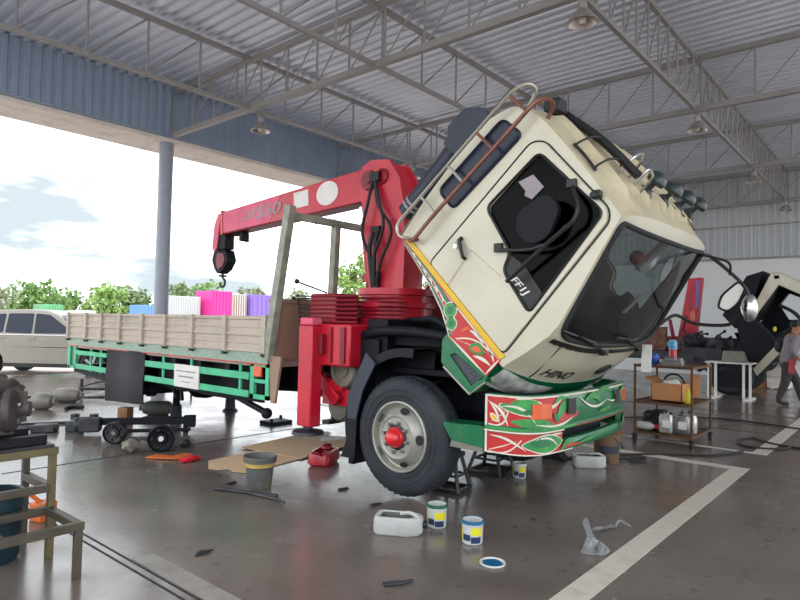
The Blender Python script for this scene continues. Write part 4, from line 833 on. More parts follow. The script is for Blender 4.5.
m = MB(); m.tube([(5.3, 8.06, 2.30), (5.3, 8.06, 2.20)], .02, 8); m.tube(arc((8.06, 2.13), .065, PI*.62, PI*2.05, 12, lambda y, z: Vector((5.3, y, z))), [.018]*10+[.014, .012, .008], 8); m.bar((5.24, 8.06, 2.235), (5.36, 8.06, 2.235), .03, .03); m.build('hook', 'iron_dark', hb)
# tank, air cleaner, red brackets between bed and cab
m = MB(); m.lathe([(0, 0), (.14, .01), (.17, .05), (.17, .55), (.14, .59), (0, .6)], (4.55, 4.72, .68), (1, 0, 0), 24); m.build('air_tank', 'iron_grey', truck)
m = MB(); m.lathe([(0, .03), (.07, .03), (.075, .015), (.12, .015), (.125, .04), (.165, .04), (.185, .02), (.19, 0), (.19, -.3)], (4.49, 4.56, 1.08), (-1, 0, 0), 30); ac = m.build('air_cleaner', 'iron_grey', truck)
m = MB(); m.tube([(4.45, 4.62, 1.22), (4.45, 4.66, 1.42)], .05, 10); m.build('cleaner_pipe', 'steel', ac)
m = MB(); m.bx(4.45, 4.9, 4.55, 4.9, .86, .96); m.bar((4.45, 4.9, 1.0), (4.45, 4.6, .75), .06, .12); m.bx(4.5, 4.56, 4.5, 4.9, .7, .98); m.build('red_bracket', 'crane_red', truck, .008)
m = MB(); m.bx(4.6, 4.88, 5.0, 5.4, .75, 1.1); m.tube([(4.5, 4.5, .9), (4.6, 5.3, .95)], .02, 6); m.tube([(4.5, 4.5, .98), (4.6, 5.3, 1.05)], .02, 6); m.build('battery_box', 'dark_under', truck, .01)
m = MB(); m.bar((4.72, 4.95, .74), (4.72, 4.95, .48), .04, .04); m.bx(4.6, 4.8, 4.9, 5.0, .46, .5); m.build('drain_bracket', 'iron_dark', truck)

# ================================================================ THINGS ON THE WORKSHOP FLOOR
# --- steel bench at left with a gearbox on it and a drum under it
bt = thing('steel_bench', 'low stepped steel bench at lower left with a worn yellow top frame', 'bench', (1.35, 4.15, 0))
for (x, y, h, mt) in ((1.61, 3.90, .30, 'bench_metal'), (1.62, 4.36, .70, 'bench_yellow'), (1.61, 4.80, .68, 'bench_metal'), (.85, 3.90, .30, 'bench_metal'), (.85, 4.36, .72, 'bench_yellow'), (.85, 4.80, .70, 'bench_metal')):
    m = MB(); m.bx(x-.022, x+.022, y-.022, y+.022, 0, h); m.build('leg', mt, bt, .004)
def br(nm, p, q, mt, wd=.048): mm = MB(); mm.bar(p, q, wd, wd); mm.build(nm, mt, bt, .004)
br('top_rail', (.8, 4.36, .70), (1.65, 4.36, .70), 'bench_yellow'); br('top_rail', (.8, 4.80, .70), (1.64, 4.80, .70), 'bench_metal'); br('side_rail', (1.61, 4.36, .70), (1.61, 4.80, .70), 'bench_metal')
br('middle_rail', (.8, 4.36, .46), (1.61, 4.36, .46), 'bench_metal'); br('lower_rail', (.8, 3.90, .315), (1.64, 3.90, .315), 'bench_metal', .048); br('lower_rail', (.8, 4.36, .315), (1.61, 4.36, .315), 'bench_metal', .05); br('step_rail', (1.61, 3.9, .315), (1.61, 4.36, .315), 'bench_metal', .05); br('step_rail', (1.2, 3.9, .315), (1.2, 4.36, .315), 'bench_metal', .05)
br('side_rail', (1.61, 4.36, .46), (1.61, 4.8, .46), 'bench_metal', .05)
m = MB(); m.bx(.8, 1.63, 4.36, 4.83, .725, .742); m.build('top_plate', 'iron_dark', bt)
m = MB(); m.bx(.95, 1.60, 4.40, 4.47, .742, .80); m.bx(.95, 1.56, 4.62, 4.70, .742, .82); solo(m, 'support_beam', 'dark_under', 'dark steel beams laid across the top of the bench', 'beam', (1.2, 4.55, .742), bevel=.006)
g = thing('gearbox', 'big oily gearbox housing propped on the bench at left edge', 'gearbox', (1.22, 4.6, .82))
m = MB(); m.ball((1.27, 4.60, 1.03), .22, 36, 24, (1.0, .8, .80), rough=.6, seed=3); m.ball((1.08, 4.62, 1.05), .20, 24, 16, rough=.6, seed=14); m.box((1.25, 4.60, .90), (.34, .3, .16)); m.lathe([(.12, 0), (.15, .03), (.15, .07), (.09, .10), (.05, .10), (.05, .16), (0, .16)], (1.36, 4.5, .98), (.8, -.5, 0), 20)
for k in range(5): m.box((1.12+.08*k, 4.43, 1.0), (.02, .08, .2), Matrix.Rotation(.2*k, 3, 'Z'))
m.build('housing', 'gear_iron', g, .01)
m = MB(); m.ball((1.22, 4.6, 1.18), .10, 18, 12, (1.4, .9, .5), rough=.9, seed=8); m.tube([(1.16, 4.58, 1.15), (1.28, 4.53, 1.25)], .03, 10); m.box((1.33, 4.5, 1.16), (.1, .1, .06), Matrix.Rotation(.5, 3, 'Y')); m.build('top_cover', 'gear_iron', g)
for a in range(6): m = MB(); m.lathe([(.018, 0), (.018, .02), (0, .025)], (1.415, 4.465+.1*math.sin(a)*.6, .98+.11*math.cos(a)), (.8, -.5, 0), 6); m.build('bolt', 'steel', g)
m = MB(); m.lathe([(0, .0), (.15, .0), (.165, .03), (.18, .43), (.19, .435), (.18, .44), (.17, .43), (.16, .04), (0, .03)], (1.35, 4.585, 0), n=28); m.lathe([(.174, .30), (.18, .31), (.174, .32)], (1.35, 4.585, 0), n=28); solo(m, 'drum', 'drum_teal', 'dark teal plastic drum standing inside the bench frame', 'drum', (1.35, 4.585, 0))
m = MB(); m.box((1.88, 5.20, .07), (.14, .14, .14), Matrix.Rotation(.3, 3, 'Z')); m.bar((1.88, 5.2, .12), (1.74, 5.3, .26), .03, .03); solo(m, 'orange_jack', 'orange_item', 'orange metal piece standing just behind the bench', 'jack', (1.88, 5.2, 0), bevel=.01)

# --- dark bucket by the cardboard
b = thing('bucket', 'dark grey plastic bucket with a grimy yellow rim in front of the cardboard', 'bucket', (3.60, 4.76, 0))
m = MB(); m.lathe([(0, .0), (.105, .0), (.11, .01), (.135, .24), (.136, .25), (.155, .25), (.155, .265), (.150, .27), (.158, .275), (.160, .30), (.154, .305), (.146, .29), (.10, .02), (0, .015)], (0, 0, 0), n=32); m.build('pail', 'bucket_grey', b, world=False)
m = MB(); m.lathe([(.1335, .205), (.140, .21), (.1425, .245), (.136, .248)], (0, 0, 0), n=32); m.build('yellow_band', 'yellow_grime', b, world=False)
m = MB(); m.lathe([(0, .20), (.137, .20)], (0, 0, 0), n=24); m.build('oil', 'oil', b, world=False)
# --- red tray
t = thing('drain_can', 'red plastic oil drain can lying on the edge of the cardboard', 'can', (4.70, 5.06, 0), .5)
m = MB(); TP = rpoly([(-.21, -.13), (.21, -.13), (.24, 0), (.21, .13), (-.21, .13), (-.24, 0)], .06, 4)
n = len(TP)
lay = [(.82, .0), (.98, .03), (1.0, .10), (.9, .145), (.72, .15), (.66, .13), (.6, .06)]
vs = [(p[0]*k, p[1]*k, z) for k, z in lay for p in TP]; fs = [tuple(range(n-1, -1, -1))]
for i in range(len(lay)-1): fs += [(i*n+j, i*n+(j+1) % n, (i+1)*n+(j+1) % n, (i+1)*n+j) for j in range(n)]
fs.append(tuple((len(lay)-1)*n+j for j in range(n)))
m.add(vs, fs); m.build('body', 'tray_red', t, world=False)
m = MB(); m.ball((.10, 0, .17), .06, 10, 8, (1.2, 1, .6), rough=.4); m.build('spout', 'crane_dark', t, world=False); m = MB(); m.tube(smooth_path([(-.2, -.05, .12), (-.26, -.02, .17), (-.22, .06, .16), (-.12, .1, .14)]), .012, 6); m.build('handle', 'crane_dark', t, world=False)
# --- cardboard sheets
m = MB(); m.plate([(3.85, 6.02), (3.66, 5.72), (3.70, 5.60), (3.79, 5.55), (3.76, 5.42), (3.84, 5.28), (4.72, 5.40), (4.75, 5.62), (4.6, 6.1)], lambda x, y: Vector((x, y, .004)), (0, 0, .005)); o = solo(m, 'cardboard_sheet', 'cardboard', 'torn brown cardboard sheet on the floor beside the dark bucket', 'cardboard', (4.2, 5.7, 0), 'cardboard on the floor')
m = MB(); m.plate([(4.50, 6.35), (4.62, 5.36), (5.55, 5.52), (5.95, 5.92), (5.5, 6.5)], lambda x, y: Vector((x, y, .011)), (0, 0, .005)); solo(m, 'cardboard_sheet', 'cardboard', 'flattened pale cardboard under the outrigger behind the red drain can', 'cardboard', (5.2, 5.9, 0), 'cardboard on the floor')
for (pp, lb) in (([(5.5, 6.3), (5.9, 6.2), (6.0, 6.4), (5.6, 6.5)], 'pale paper sheet on the cardboard behind the front wheel, farther one'), ([(5.45, 5.95), (5.75, 5.82), (5.9, 5.95), (5.6, 6.1)], 'pale paper sheet on the cardboard behind the front wheel, nearer one')):
    m = MB(); m.plate(pp, lambda x, y: Vector((x, y, .018)), (0, 0, .003)); solo(m, 'paper_sheet', 'paper', lb, 'paper', (pp[0][0], pp[0][1], .018))
m = MB(); m.tube([(4.72, 5.36, .03), (5.4, 5.3, .03)], .012, 8); solo(m, 'black_rod', 'iron_dark', 'thin black rod along the cardboard edge behind the red drain can', 'rod', (5.0, 5.33, .018))
# --- lying pipe
m = MB(); m.tube([(3.26, 4.98, .02), (3.42, 4.55, .02), (3.50, 4.36, .02)], .018, 8); m.tube([(3.40, 4.60, .018), (3.45, 4.30, .016), (3.43, 4.18, .012)], [.016, .016, .008], 8); solo(m, 'bent_pipe', 'iron_dark', 'long dark bent pipe on the floor in front of the dark bucket', 'pipe', (3.38, 4.6, 0))
# --- axle beam, drums and parts at left
ax = thing('axle_beam', 'dark steel axle beam lying on the floor under the cargo bed', 'axle', (4.05, 8.1, 0))
m = MB(); m.bar((3.65, 8.50, .16), (4.66, 7.74, .16), .08, .09); m.bar((4.58, 7.80, .15), (4.70, 7.70, .15), .12, .16); m.build('beam', 'dark_under', ax, .01)
m = MB(); m.bar((4.60, 7.78, .10), (4.60, 7.78, .0), .05, .05); m.tube([(3.72, 8.28, .05), (4.6, 7.65, .05)], .025, 8); m.build('foot', 'dark_under', ax)
m = MB(); m.box((3.60, 8.46, .13), (.26, .2, .18), Matrix.Rotation(-.6, 3, 'Z')); m.lathe([(0, 0), (.1, 0), (.1, .2), (0, .2)], (3.62, 8.5, .13), (-.7, .4, 0), 14); m.build('knuckle', 'iron_dark', ax, .02)
def drum(name, loc, r, ln, d, label, cat, mt='dark_under', white=True):
    t = thing(name, label, cat, loc); d = Vector(d).normalized()
    m = MB(); m.lathe([(0, -.05), (r*.8, -.05), (r*.97, .0), (r, .015), (r, ln), (r*.92, ln+.01), (r*.9, ln-.03), (r*.5, ln-.04), (r*.42, ln-.01), (r*.25, ln-.01), (r*.25, ln-.02), (0, ln-.02)], Vector((loc[0], loc[1], r)), d, 32); m.build('drum_body', mt, t)
    m = MB(); m.lathe([(r*.2, ln-.018), (r*.2, ln+.0), (0, ln+.0)], Vector((loc[0], loc[1], r)), d, 16); m.build('hub_boss', 'decal_white' if white else 'iron_grey', t)
    for k in range(5): a = k*2*PI/5; e1 = d.cross(Vector((0, 0, 1))).normalized(); e2 = e1.cross(d); c = Vector((loc[0], loc[1], r))+d*(ln-.03)+(e1*math.cos(a)+e2*math.sin(a))*r*.66; m = MB(); m.lathe([(.014, 0), (.014, .025), (0, .03)], c, d, 6); m.build('stud', 'iron_dark', t)
drum('brake_drum', (3.77, 6.90, 0), .155, .10, (-.55, -.83, 0), 'large black brake drum with a white centre on its edge by the axle beam', 'brake drum')
drum('wheel_hub', (3.62, 7.72, 0), .135, .12, (-.75, -.65, 0), 'smaller dark hub on the floor left of the black brake drum', 'hub', 'iron_dark', False)
m = MB(); m.ball((3.46, 7.02, .08), .09, 14, 9, (1.2, .9, .8), rough=.35, seed=5); solo(m, 'casting', 'iron_grey', 'pale grey round casting just left of the black brake drum', 'casting', (3.46, 7.02, 0))
m = MB(); m.ball((4.06, 6.86, .05), .07, 12, 8, (1, 1, .7), rough=.3, seed=9); solo(m, 'casting', 'iron_dark', 'small dark casting at the foot of the black brake drum', 'casting', (4.06, 6.86, 0))
m = MB(); m.plate(rpoly([(3.42, 6.62), (3.62, 6.30), (3.85, 6.28), (3.9, 6.5), (3.7, 6.55), (3.55, 6.7)], .04), lambda x, y: Vector((x, y, .004+.01*math.sin(x*30))), (0, 0, .012)); solo(m, 'orange_rag', 'orange_item', 'crumpled orange rag on the floor by the brake drum', 'rag', (3.6, 6.5, 0))
m = MB(); m.ball((3.70, 6.16, .03), .09, 12, 7, (1.4, .7, .35), rough=.5, seed=12); solo(m, 'red_rag', 'hub_red', 'bright red rag on the floor left of the cardboard', 'rag', (3.7, 6.16, 0))
m = MB(); m.box((4.32, 8.98, .12), (.16, .16, .24), Matrix.Rotation(.5, 3, 'Z')); solo(m, 'wood_block', 'wood', 'reddish brown wooden block standing behind the axle beam', 'block', (4.32, 8.98, 0), bevel=.008)
def can(loc, ln, r, d, label, mt='iron_grey'):
    d = Vector(d).normalized(); m = MB(); m.lathe([(0, 0), (r*.7, .005), (r, .06), (r, ln-.1), (r*.75, ln-.02), (r*.4, ln), (r*.4, ln+.04), (0, ln+.04)], Vector((loc[0], loc[1], r))-d*ln/2, d, 18); return solo(m, 'air_cylinder', mt, label, 'cylinder', loc)
can((5.05, 9.42, 0), .46, .115, (-.75, .66, 0), 'dark grey-green cylinder lying beside the brown wooden block', 'bucket_grey')
can((4.62, 11.85, 0), .46, .13, (.66, -.75, 0), 'grey cylinder lying at left, behind the gearbox, the right one of two')
can((3.98, 11.2, 0), .34, .14, (.66, -.75, 0), 'grey cylinder lying at left just behind the gearbox, the left one of two')
m = MB(); m.tube(arc((4.35, 10.85), .13, 0, PI, 10, lambda a, b: Vector((a, b, .03))), .03, 8); solo(m, 'rubber_elbow', 'black_rubber', 'black rubber elbow on the floor by the grey cylinders', 'hose', (4.35, 10.9, 0))
m = MB(); m.box((3.25, 9.05, .05), (.3, .2, .10), Matrix.Rotation(-.7, 3, 'Z')); m.tube([(2.95, 9.25, .05), (3.35, 8.9, .08)], .04, 8); solo(m, 'brake_caliper', 'iron_dark', 'dark metal brake part at the left end of the axle beam', 'brake part', (3.2, 9.1, 0), bevel=.02)
m = MB(); m.box((3.55, 8.83, .07), (.2, .16, .14), Matrix.Rotation(-.7, 3, 'Z')); solo(m, 'blue_box', 'stay_grey', 'small blue grey metal box beside the axle beam', 'box', (3.55, 8.83, 0), bevel=.015)
m = MB(); m.tube([(2.75, 9.95, .022), (3.9, 9.40, .022)], .022, 6); solo(m, 'steel_rod', 'iron_dark', 'thin dark rod lying left of the axle beam', 'rod', (3.3, 9.7, 0))
for (x, y, lb) in ((4.02, 10.0, 'dark nut on the floor behind the axle beam, left one'), (4.22, 9.8, 'dark nut on the floor behind the axle beam, right one')):
    m = MB(); m.lathe([(.03, 0), (.07, 0), (.07, .06), (.03, .06), (.03, 0)], (x, y, 0), n=6); solo(m, 'large_nut', 'iron_dark', lb, 'nut', (x, y, 0))
m = MB(); m.tube([(5.0, 12.3, .18), (6.6, 11.0, .16)], .03, 8); m.tube([(5.08, 12.4, .0), (5.08, 12.4, .36)], .03, 8); m.tube([(5.0, 12.3, .0), (5.35, 12.0, .02)], .03, 8); m.tube([(6.6, 11, .0), (6.6, 11, .16)], .02, 6); solo(m, 'floor_jack', 'iron_dark', 'dark T-shaped steel stand on the floor beyond the cargo bed', 'stand', (5.5, 12, 0))
m = MB(); m.tube(smooth_path([(3.3, 12.8, .015), (4.3, 12.9, .015), (5.2, 13.3, .015), (6.2, 14.6, .015), (7.0, 15.0, .015)]), .016, 6); solo(m, 'air_hose', 'cable_black', 'thin black hose snaking over the floor between the car and gearbox', 'hose', (5.2, 13.3, 0))
m = MB(); m.bx(5.75, 6.15, 7.35, 7.65, 0, .05); m.bx(5.76, 5.80, 7.37, 7.41, .05, .10); m.bx(6.1, 6.14, 7.58, 7.62, .05, .10); solo(m, 'tool_tray', 'dark_under', 'small black tray on the floor under the cargo bed', 'tray', (5.95, 7.5, 0), bevel=.01)
# post stands under the bed
def post(loc, h, lb):
    t = thing('screw_jack', lb, 'jack', loc, 0, 'jacks under the cargo bed')
    m = MB(); m.lathe([(0, 0), (.13, 0), (.13, .02), (.09, .05), (.08, .22), (.085, .23), (.05, .24)], (0, 0, 0), n=16); m.build('base', 'stay_grey', t, world=False)
    m = MB(); m.lathe([(.055, .2), (.05, h-.04), (.07, h-.035), (.07, h), (0, h)], (0, 0, 0), n=14); m.build('screw', 'dark_under', t, world=False)
post((5.02, 8.78, 0), .62, 'dark screw jack holding the cargo bed up by the axle beam'); post((6.16, 9.02, 0), .62, 'dark screw jack under the far side of the cargo bed')
# --- axle stands under the front
def axle_stand(loc, rz, h, wd, lb):
    t = thing('axle_stand', lb, 'axle stand', loc, rz); hw = wd/2; tp = wd*.24
    C4 = [(-hw, -hw), (hw, -hw), (hw, hw), (-hw, hw)]
    for (x, y) in C4: m = MB(); m.bar((x, y, .01), (x*tp/hw, y*tp/hw, h-.03), .03, .03); m.build('leg', 'black_trim', t, world=False)
    for i in range(4): m = MB(); a, b = C4[i], C4[(i+1) % 4]; m.bar((a[0], a[1], .02), (b[0], b[1], .02), .03, .035); m.bar((a[0]*.7, a[1]*.7, h*.42), (b[0]*.7, b[1]*.7, h*.42), .02, .02); m.build('frame_bar', 'black_trim', t, world=False)
    m = MB(); m.bx(-tp-.03, tp+.03, -tp-.03, tp+.03, h-.04, h); m.build('saddle', 'black_trim', t, world=False)
axle_stand((4.84, 3.42, 0), .15, .36, .27, 'black axle stand just behind the front wheel'); axle_stand((5.72, 3.52, 0), .1, .37, .38, 'black pyramid axle stand under the painted bumper')
# --- cut-open jug
def jug(name, label, loc, rz, sc=1.0, cut=True):
    t = thing(name, label, 'jug', loc, rz)
    m = MB(); P = rpoly([(-.17, -.10), (.10, -.10), (.19, -.05), (.19, .05), (.10, .10), (-.17, .10)], .04, 4); n = len(P)
    lay = [(.9, 0), (1, .02), (1, .10), (.97, .13)]+([(.80, .135), (.74, .125), (.72, .03)] if cut else [(.7, .15)])
    vs = [(p[0]*k*sc, p[1]*k*sc, z*sc) for k, z in lay for p in P]; fs = [tuple(range(n-1, -1, -1))]
    for i in range(len(lay)-1): fs += [(i*n+j, i*n+(j+1) % n, (i+1)*n+(j+1) % n, (i+1)*n+j) for j in range(n)]
    fs.append(tuple((len(lay)-1)*n+j for j in range(n))); m.add(vs, fs)
    if cut: m.m = [1 if q >= 1+5*n else 0 for q in range(len(m.f))]  # inside faces take a darker grey
    m.build('jug_body', ['plastic_white', 'bucket_grey'], t, .006, world=False)
    if cut: m = MB(); m.plate([(p[0]*.735*sc, p[1]*.735*sc) for p in P], lambda x, y: Vector((x, y, .045*sc)), (0, 0, .004)); m.build('dark_inset', 'oil', t, world=False)  # dark disc at the bottom of the cut opening
    m = MB(); m.tube([(.16*sc, 0, .07*sc), (.22*sc, 0, .075*sc)], .026*sc, 12); m.build('neck', 'black_trim', t, world=False)
    m = MB(); m.tube(smooth_path([(.165*sc, -.03*sc, .12*sc), (.10*sc, -.02*sc, .155*sc), (.02*sc, .0, .14*sc)]), .014*sc, 8); m.build('handle', 'plastic_white', t, world=False)
jug('oil_jug', 'white plastic jug cut open, lying left of the green paint tin', (3.58, 3.02, 0), -1.05, 1.02)
jug('oil_jug', 'white plastic jug lying beside the brown bucket under the bumper', (6.72, 2.86, 0), -1.0, 1.0)
# --- paint tins
def tin(loc, label, wet, h=.175, r=.078):
    t = thing('paint_tin', label, 'paint tin', loc)
    m = MB(); m.lathe([(0, .004), (r-.01, .0), (r-.004, .006), (r, h-.03), (r+.004, h-.028), (r+.004, h), (r-.004, h+.002), (r-.006, h-.02), (r-.01, .03), (0, .02)], (0, 0, 0), n=30); m.build('tin_body', 'paint_tin', t, world=False)
    def w(a0, a1, z0, z1, nm, mt, o=.0012):
        mm = MB(); mm.grid(lambda a, z: Vector(((r-.004+.004*z/h+o)*math.cos(a), (r-.004+.004*z/h+o)*math.sin(a), z)), lin_range(a0, a1, 12), (z0, z1)); mm.build(nm, mt, t, world=False)
    a0 = math.radians(205); w(a0, a0+1.15, .07, .125, 'yellow_label', 'tin_yellow'); w(a0, a0+1.0, .015, .06, 'navy_label', 'tin_navy'); w(a0-1.6, a0-.9, .03, .12, 'yellow_label', 'tin_yellow'); w(a0-.9, a0-.05, .03, .075, 'navy_label', 'tin_navy')
    m = MB(); m.lathe([(r-.005, h-.02), (r-.004, h+.003), (r+.005, h+.003), (r+.006, h-.02)], (0, 0, 0), n=30); m.lathe([(0, h-.045), (r-.008, h-.045)], (0, 0, 0), n=24); m.build('paint', wet, t, world=False)
tin((3.90, 2.89, 0), 'open paint tin with green paint round its rim', 'wet_green'); tin((3.80, 2.49, 0), 'open paint tin with blue paint round its rim', 'wet_blue', .165)
tin((5.72, 3.18, 0), 'small paint tin with a yellow label beside the pyramid axle stand', 'paint_tin', .15, .07)
l = thing('tin_lid', 'round tin lid smeared with blue paint lying on the floor', 'lid', (3.56, 2.17, 0))
m = MB(); m.lathe([(0, 0), (.083, 0), (.088, .006), (.086, .014), (.078, .014), (.074, .006), (0, .006)], (0, 0, 0), n=30); m.build('lid_disc', 'paint_tin', l, world=False)
m = MB(); m.add([(.066*math.cos(t)*(1+.1*math.sin(3*t)), .066*math.sin(t)*(1+.1*math.cos(4*t)), .0075) for t in lin_range(0, 2*PI, 24)[:-1]], [tuple(range(24))]); m.build('blue_smear', 'wet_blue', l, world=False)
l = thing('tin_lid', 'small dark green tin lid leaning flat behind the green paint tin', 'lid', (3.86, 3.09, 0)); m = MB(); m.lathe([(0, 0), (.07, 0), (.072, .008), (0, .01)], (0, 0, 0), n=24); m.build('lid_disc', 'wet_green', l, world=False)
# --- crumpled clear film
m = MB()
def crump(u, v):
    r = .11*v; a = u; h = .10*max(0, mnoise.noise(Vector((math.cos(a)*2, math.sin(a)*2, v*2.5)))+.35)*math.sin(PI*min(1, v))
    return Vector((4.26+r*math.cos(a)*(1+.3*math.sin(3*a)), 1.75+r*math.sin(a)*(1+.25*math.cos(2*a)), .006+h))
m.grid(crump, lin_range(0, 2*PI, 26), lin_range(0.02, 1, 8)); m.tube(smooth_path([(4.28, 1.78, .05), (4.38, 1.86, .10), (4.42, 1.93, .12), (4.48, 1.92, .06)]), [.03]*18+[.02], 7) if False else m.grid(lambda u, v: Vector((4.30+.16*v+.02*math.cos(u), 1.79+.13*v+.025*math.sin(u)*(1-.3*v), .03+.10*v+.02*math.cos(u))), lin_range(0, 2*PI, 8), lin_range(0, 1, 5)); solo(m, 'plastic_film', 'film', 'crumpled clear plastic film on the floor beside the white line', 'plastic film', (4.26, 1.75, 0))
m = MB(); m.grid(lambda u, v: Vector((4.60+.26*u, 1.92-.10*u+.05*v, .01+.035*abs(mnoise.noise(Vector((u*4, v*2, 1)))))), lin_range(0, 1, 14), lin_range(0, 1, 4)); m.tube(smooth_path([(4.84, 1.83, .02), (4.90, 1.82, .05), (4.92, 1.74, .02)]), .008, 5); solo(m, 'plastic_film', 'film', 'thin strip of clear film nearer the white line corner, right of the crumpled one', 'plastic film', (4.7, 1.87, 0))
# --- small tools
k = thing('pliers', 'dark hand tool lying on the floor at the bottom of the picture', 'tool', (2.88, 2.42, 0), -.55)
m = MB(); m.tube([(-.09, -.012, .012), (.03, -.014, .012), (.06, .0, .012), (.10, .012, .014)], .009, 6); m.build('jaw', 'iron_dark', k, world=False); m = MB(); m.tube([(-.09, .02, .012), (.03, .012, .012), (.06, .0, .012), (.09, -.006, .012)], .008, 6); m.build('jaw', 'iron_dark', k, world=False)
for i, (x, y, lb) in enumerate(((3.97, 3.60, 'dark scrap on the floor left of the front tyre'), (3.50, 5.05, 'dark scrap of rubber beside the dark bucket'), (4.1, 4.15, 'little dark scrap on the floor between bucket and front wheel'), (2.35, 3.70, 'dark flake on the floor at lower left'))):
    m = MB(); m.ball((x, y, .008), .04, 9, 5, (1.6, .7, .25), rough=.8, seed=i*3+1); solo(m, 'rubber_scrap', 'black_rubber', lb, 'scrap', (x, y, 0))
# --- brown bucket under the bumper end, made-up dark wedge
b = thing('bucket', 'dirty brown bucket with a wooden board over it, at the right end of the bumper', 'bucket', (7.10, 2.80, 0))
m = MB(); m.lathe([(0, 0), (.13, 0), (.135, .01), (.155, .31), (.165, .315), (.165, .34), (.15, .34), (.125, .02), (0, .015)], (0, 0, 0), n=28); m.build('pail', 'bucket_brown', b, world=False)
m = MB(); m.grid(lambda a, z: Vector(((.135+.022*z/.31+.0035)*math.cos(a), (.135+.022*z/.31+.0035)*math.sin(a), z)), lin_range(math.radians(170), math.radians(262), 10), (.12, .21)); m.build('blue_label', 'stay_grey', b, world=False)
m = MB(); m.tube(smooth_path([(-.09, -.12, .31), (-.02, -.19, .22), (.08, -.16, .17), (.13, -.08, .31)]), .006, 5); m.build('bail_handle', 'black_trim', b, world=False)
m = MB(); m.box((7.10, 2.80, .354), (.22, .34, .024), Matrix.Rotation(.5, 3, 'Z')); solo(m, 'board', 'wood', 'small dark wooden board lying on top of the brown bucket', 'board', (7.1, 2.8, .342))
m = MB(); m.tube(smooth_path([(7.28, 2.72, .02), (7.42, 2.62, .02), (7.5, 2.5, .03), (7.42, 2.48, .02), (7.3, 2.6, .02)]), .016, 6); solo(m, 'strap', 'black_rubber', 'black strap lying on the floor right of the brown bucket', 'strap', (7.4, 2.6, 0))
m = MB(); m.plate([(3.46, 0), (3.16, 0), (3.22, .06), (3.36, .26), (3.46, .28)], lambda y, z: Vector((6.75, y, z)), (.16, 0, 0)); solo(m, 'dark_wedge', 'black_rubber', 'black wedge shaped piece behind the far end of the bumper', 'wedge', (6.7, 3.3, 0), bevel=.01)  # wedge made up in place of an unclear dark shape
# --- cables on the floor at right
m = MB(); m.tube(smooth_path([(6.9, 3.2, .014), (7.4, 2.95, .014), (8.0, 2.42, .014), (8.35, 2.0, .014), (8.75, 1.8, .014), (9.1, 1.72, .014)], 8), .014, 6); solo(m, 'air_hose', 'cable_black', 'black hose running past the trolley wheels toward the white line corner', 'hose', (8.3, 2.1, 0))
m = MB(); m.tube(smooth_path([(9.9, .5, .014), (9.75, 1.2, .014), (9.9, 1.6, .014), (10.15, 1.85, .014), (9.7, 1.95, .014), (9.35, 1.75, .014), (9.5, 1.4, .014), (9.9, 1.3, .014)], 8), .014, 6); solo(m, 'air_hose', 'cable_black', 'black hose looped on the white line at far right', 'hose', (9.8, 1.5, 0))
m = MB(); m.tube(smooth_path([(8.6, 5.2, .02), (9.8, 4.4, .02), (11.0, 3.6, .02), (11.8, 2.6, .02), (11.6, 1.4, .02)], 8), .014, 6); solo(m, 'air_hose', 'cable_black', 'thin black hose on the floor behind the trolley', 'hose', (11, 3.6, 0))

# ================================================================ RIGHT SIDE OF THE WORKSHOP
# --- parts trolley
tr_ = thing('parts_trolley', 'rusty three-shelf steel trolley standing behind the bumper end', 'trolley', (9.13, 2.64, 0))
TX0, TX1, TY0, TY1 = 8.66, 9.6, 2.28, 3.02
for (x, y) in ((TX0, TY0), (TX1, TY0), (TX0, TY1), (TX1, TY1)):
    m = MB(); m.bx(x-.013, x+.013, y-.013, y+.013, .10, 1.08); m.build('leg', 'trolley_steel', tr_)
    m = MB(); m.lathe([(0, -.02), (.045, -.02), (.05, -.01), (.05, .01), (.045, .02), (0, .02)], (x, y, .05), (0, 1, 0), 16); m.bx(x-.02, x+.02, y-.03, y+.03, .08, .11); m.build('caster', 'black_rubber', tr_)
for z in (.14, .56, 1.055):
    m = MB(); m.bx(TX0, TX1, TY0, TY1, z-.01, z); 
    for (a, b, c, d) in ((TX0-.015, TX0+.01, TY0, TY1), (TX1-.01, TX1+.015, TY0, TY1), (TX0, TX1, TY0-.015, TY0+.01), (TX0, TX1, TY1-.01, TY1+.015)): m.bx(a, b, c, d, z-.016, z+.016)
    m.build('shelf', 'trolley_steel', tr_)
# top shelf
m = MB(); m.box((8.85, 2.58, 1.10), (.16, .28, .09), Matrix.Rotation(.1, 3, 'Z')); m.lathe([(.0, 0), (.045, 0), (.045, .14), (0, .14)], (8.86, 2.68, 1.15), (0, -1, 0), 12); m.box((8.85, 2.48, 1.12), (.10, .06, .12)); solo(m, 'metal_pump', 'steel', 'grey metal pump body on the top shelf of the trolley', 'pump', (8.85, 2.6, 1.056), bevel=.01)
m = MB(); m.ball((8.86, 2.82, 1.145), .075, 14, 10, (.8, .9, 1.1), rough=.3, seed=21); solo(m, 'blue_rag', 'blue_item', 'crumpled blue plastic bag on the top shelf of the trolley', 'bag', (8.86, 2.82, 1.06))
m = MB(); m.ball((8.90, 2.955, 1.15), .06, 12, 8, (.8, .8, 1.3), rough=.3, seed=4); solo(m, 'white_bottle', 'paper', 'white crumpled pack at the left end of the top trolley shelf', 'pack', (8.9, 2.96, 1.06))
t = thing('spray_bottle', 'light blue and red bottle standing behind the pump on the trolley', 'bottle', (9.15, 2.66, 1.06)); m = MB(); m.lathe([(0, 0), (.05, 0), (.05, .2), (.045, .22), (0, .22)], (9.15, 2.66, 1.058), n=16); m.build('bottle', 'crane_red', t)
m = MB(); m.lathe([(.0, .222), (.055, .222), (.055, .33), (.035, .36), (0, .36)], (9.15, 2.66, 1.058), n=16); m.box((9.10, 2.66, 1.36), (.14, .10, .06)); m.build('cap', 'lightblue_item', t)
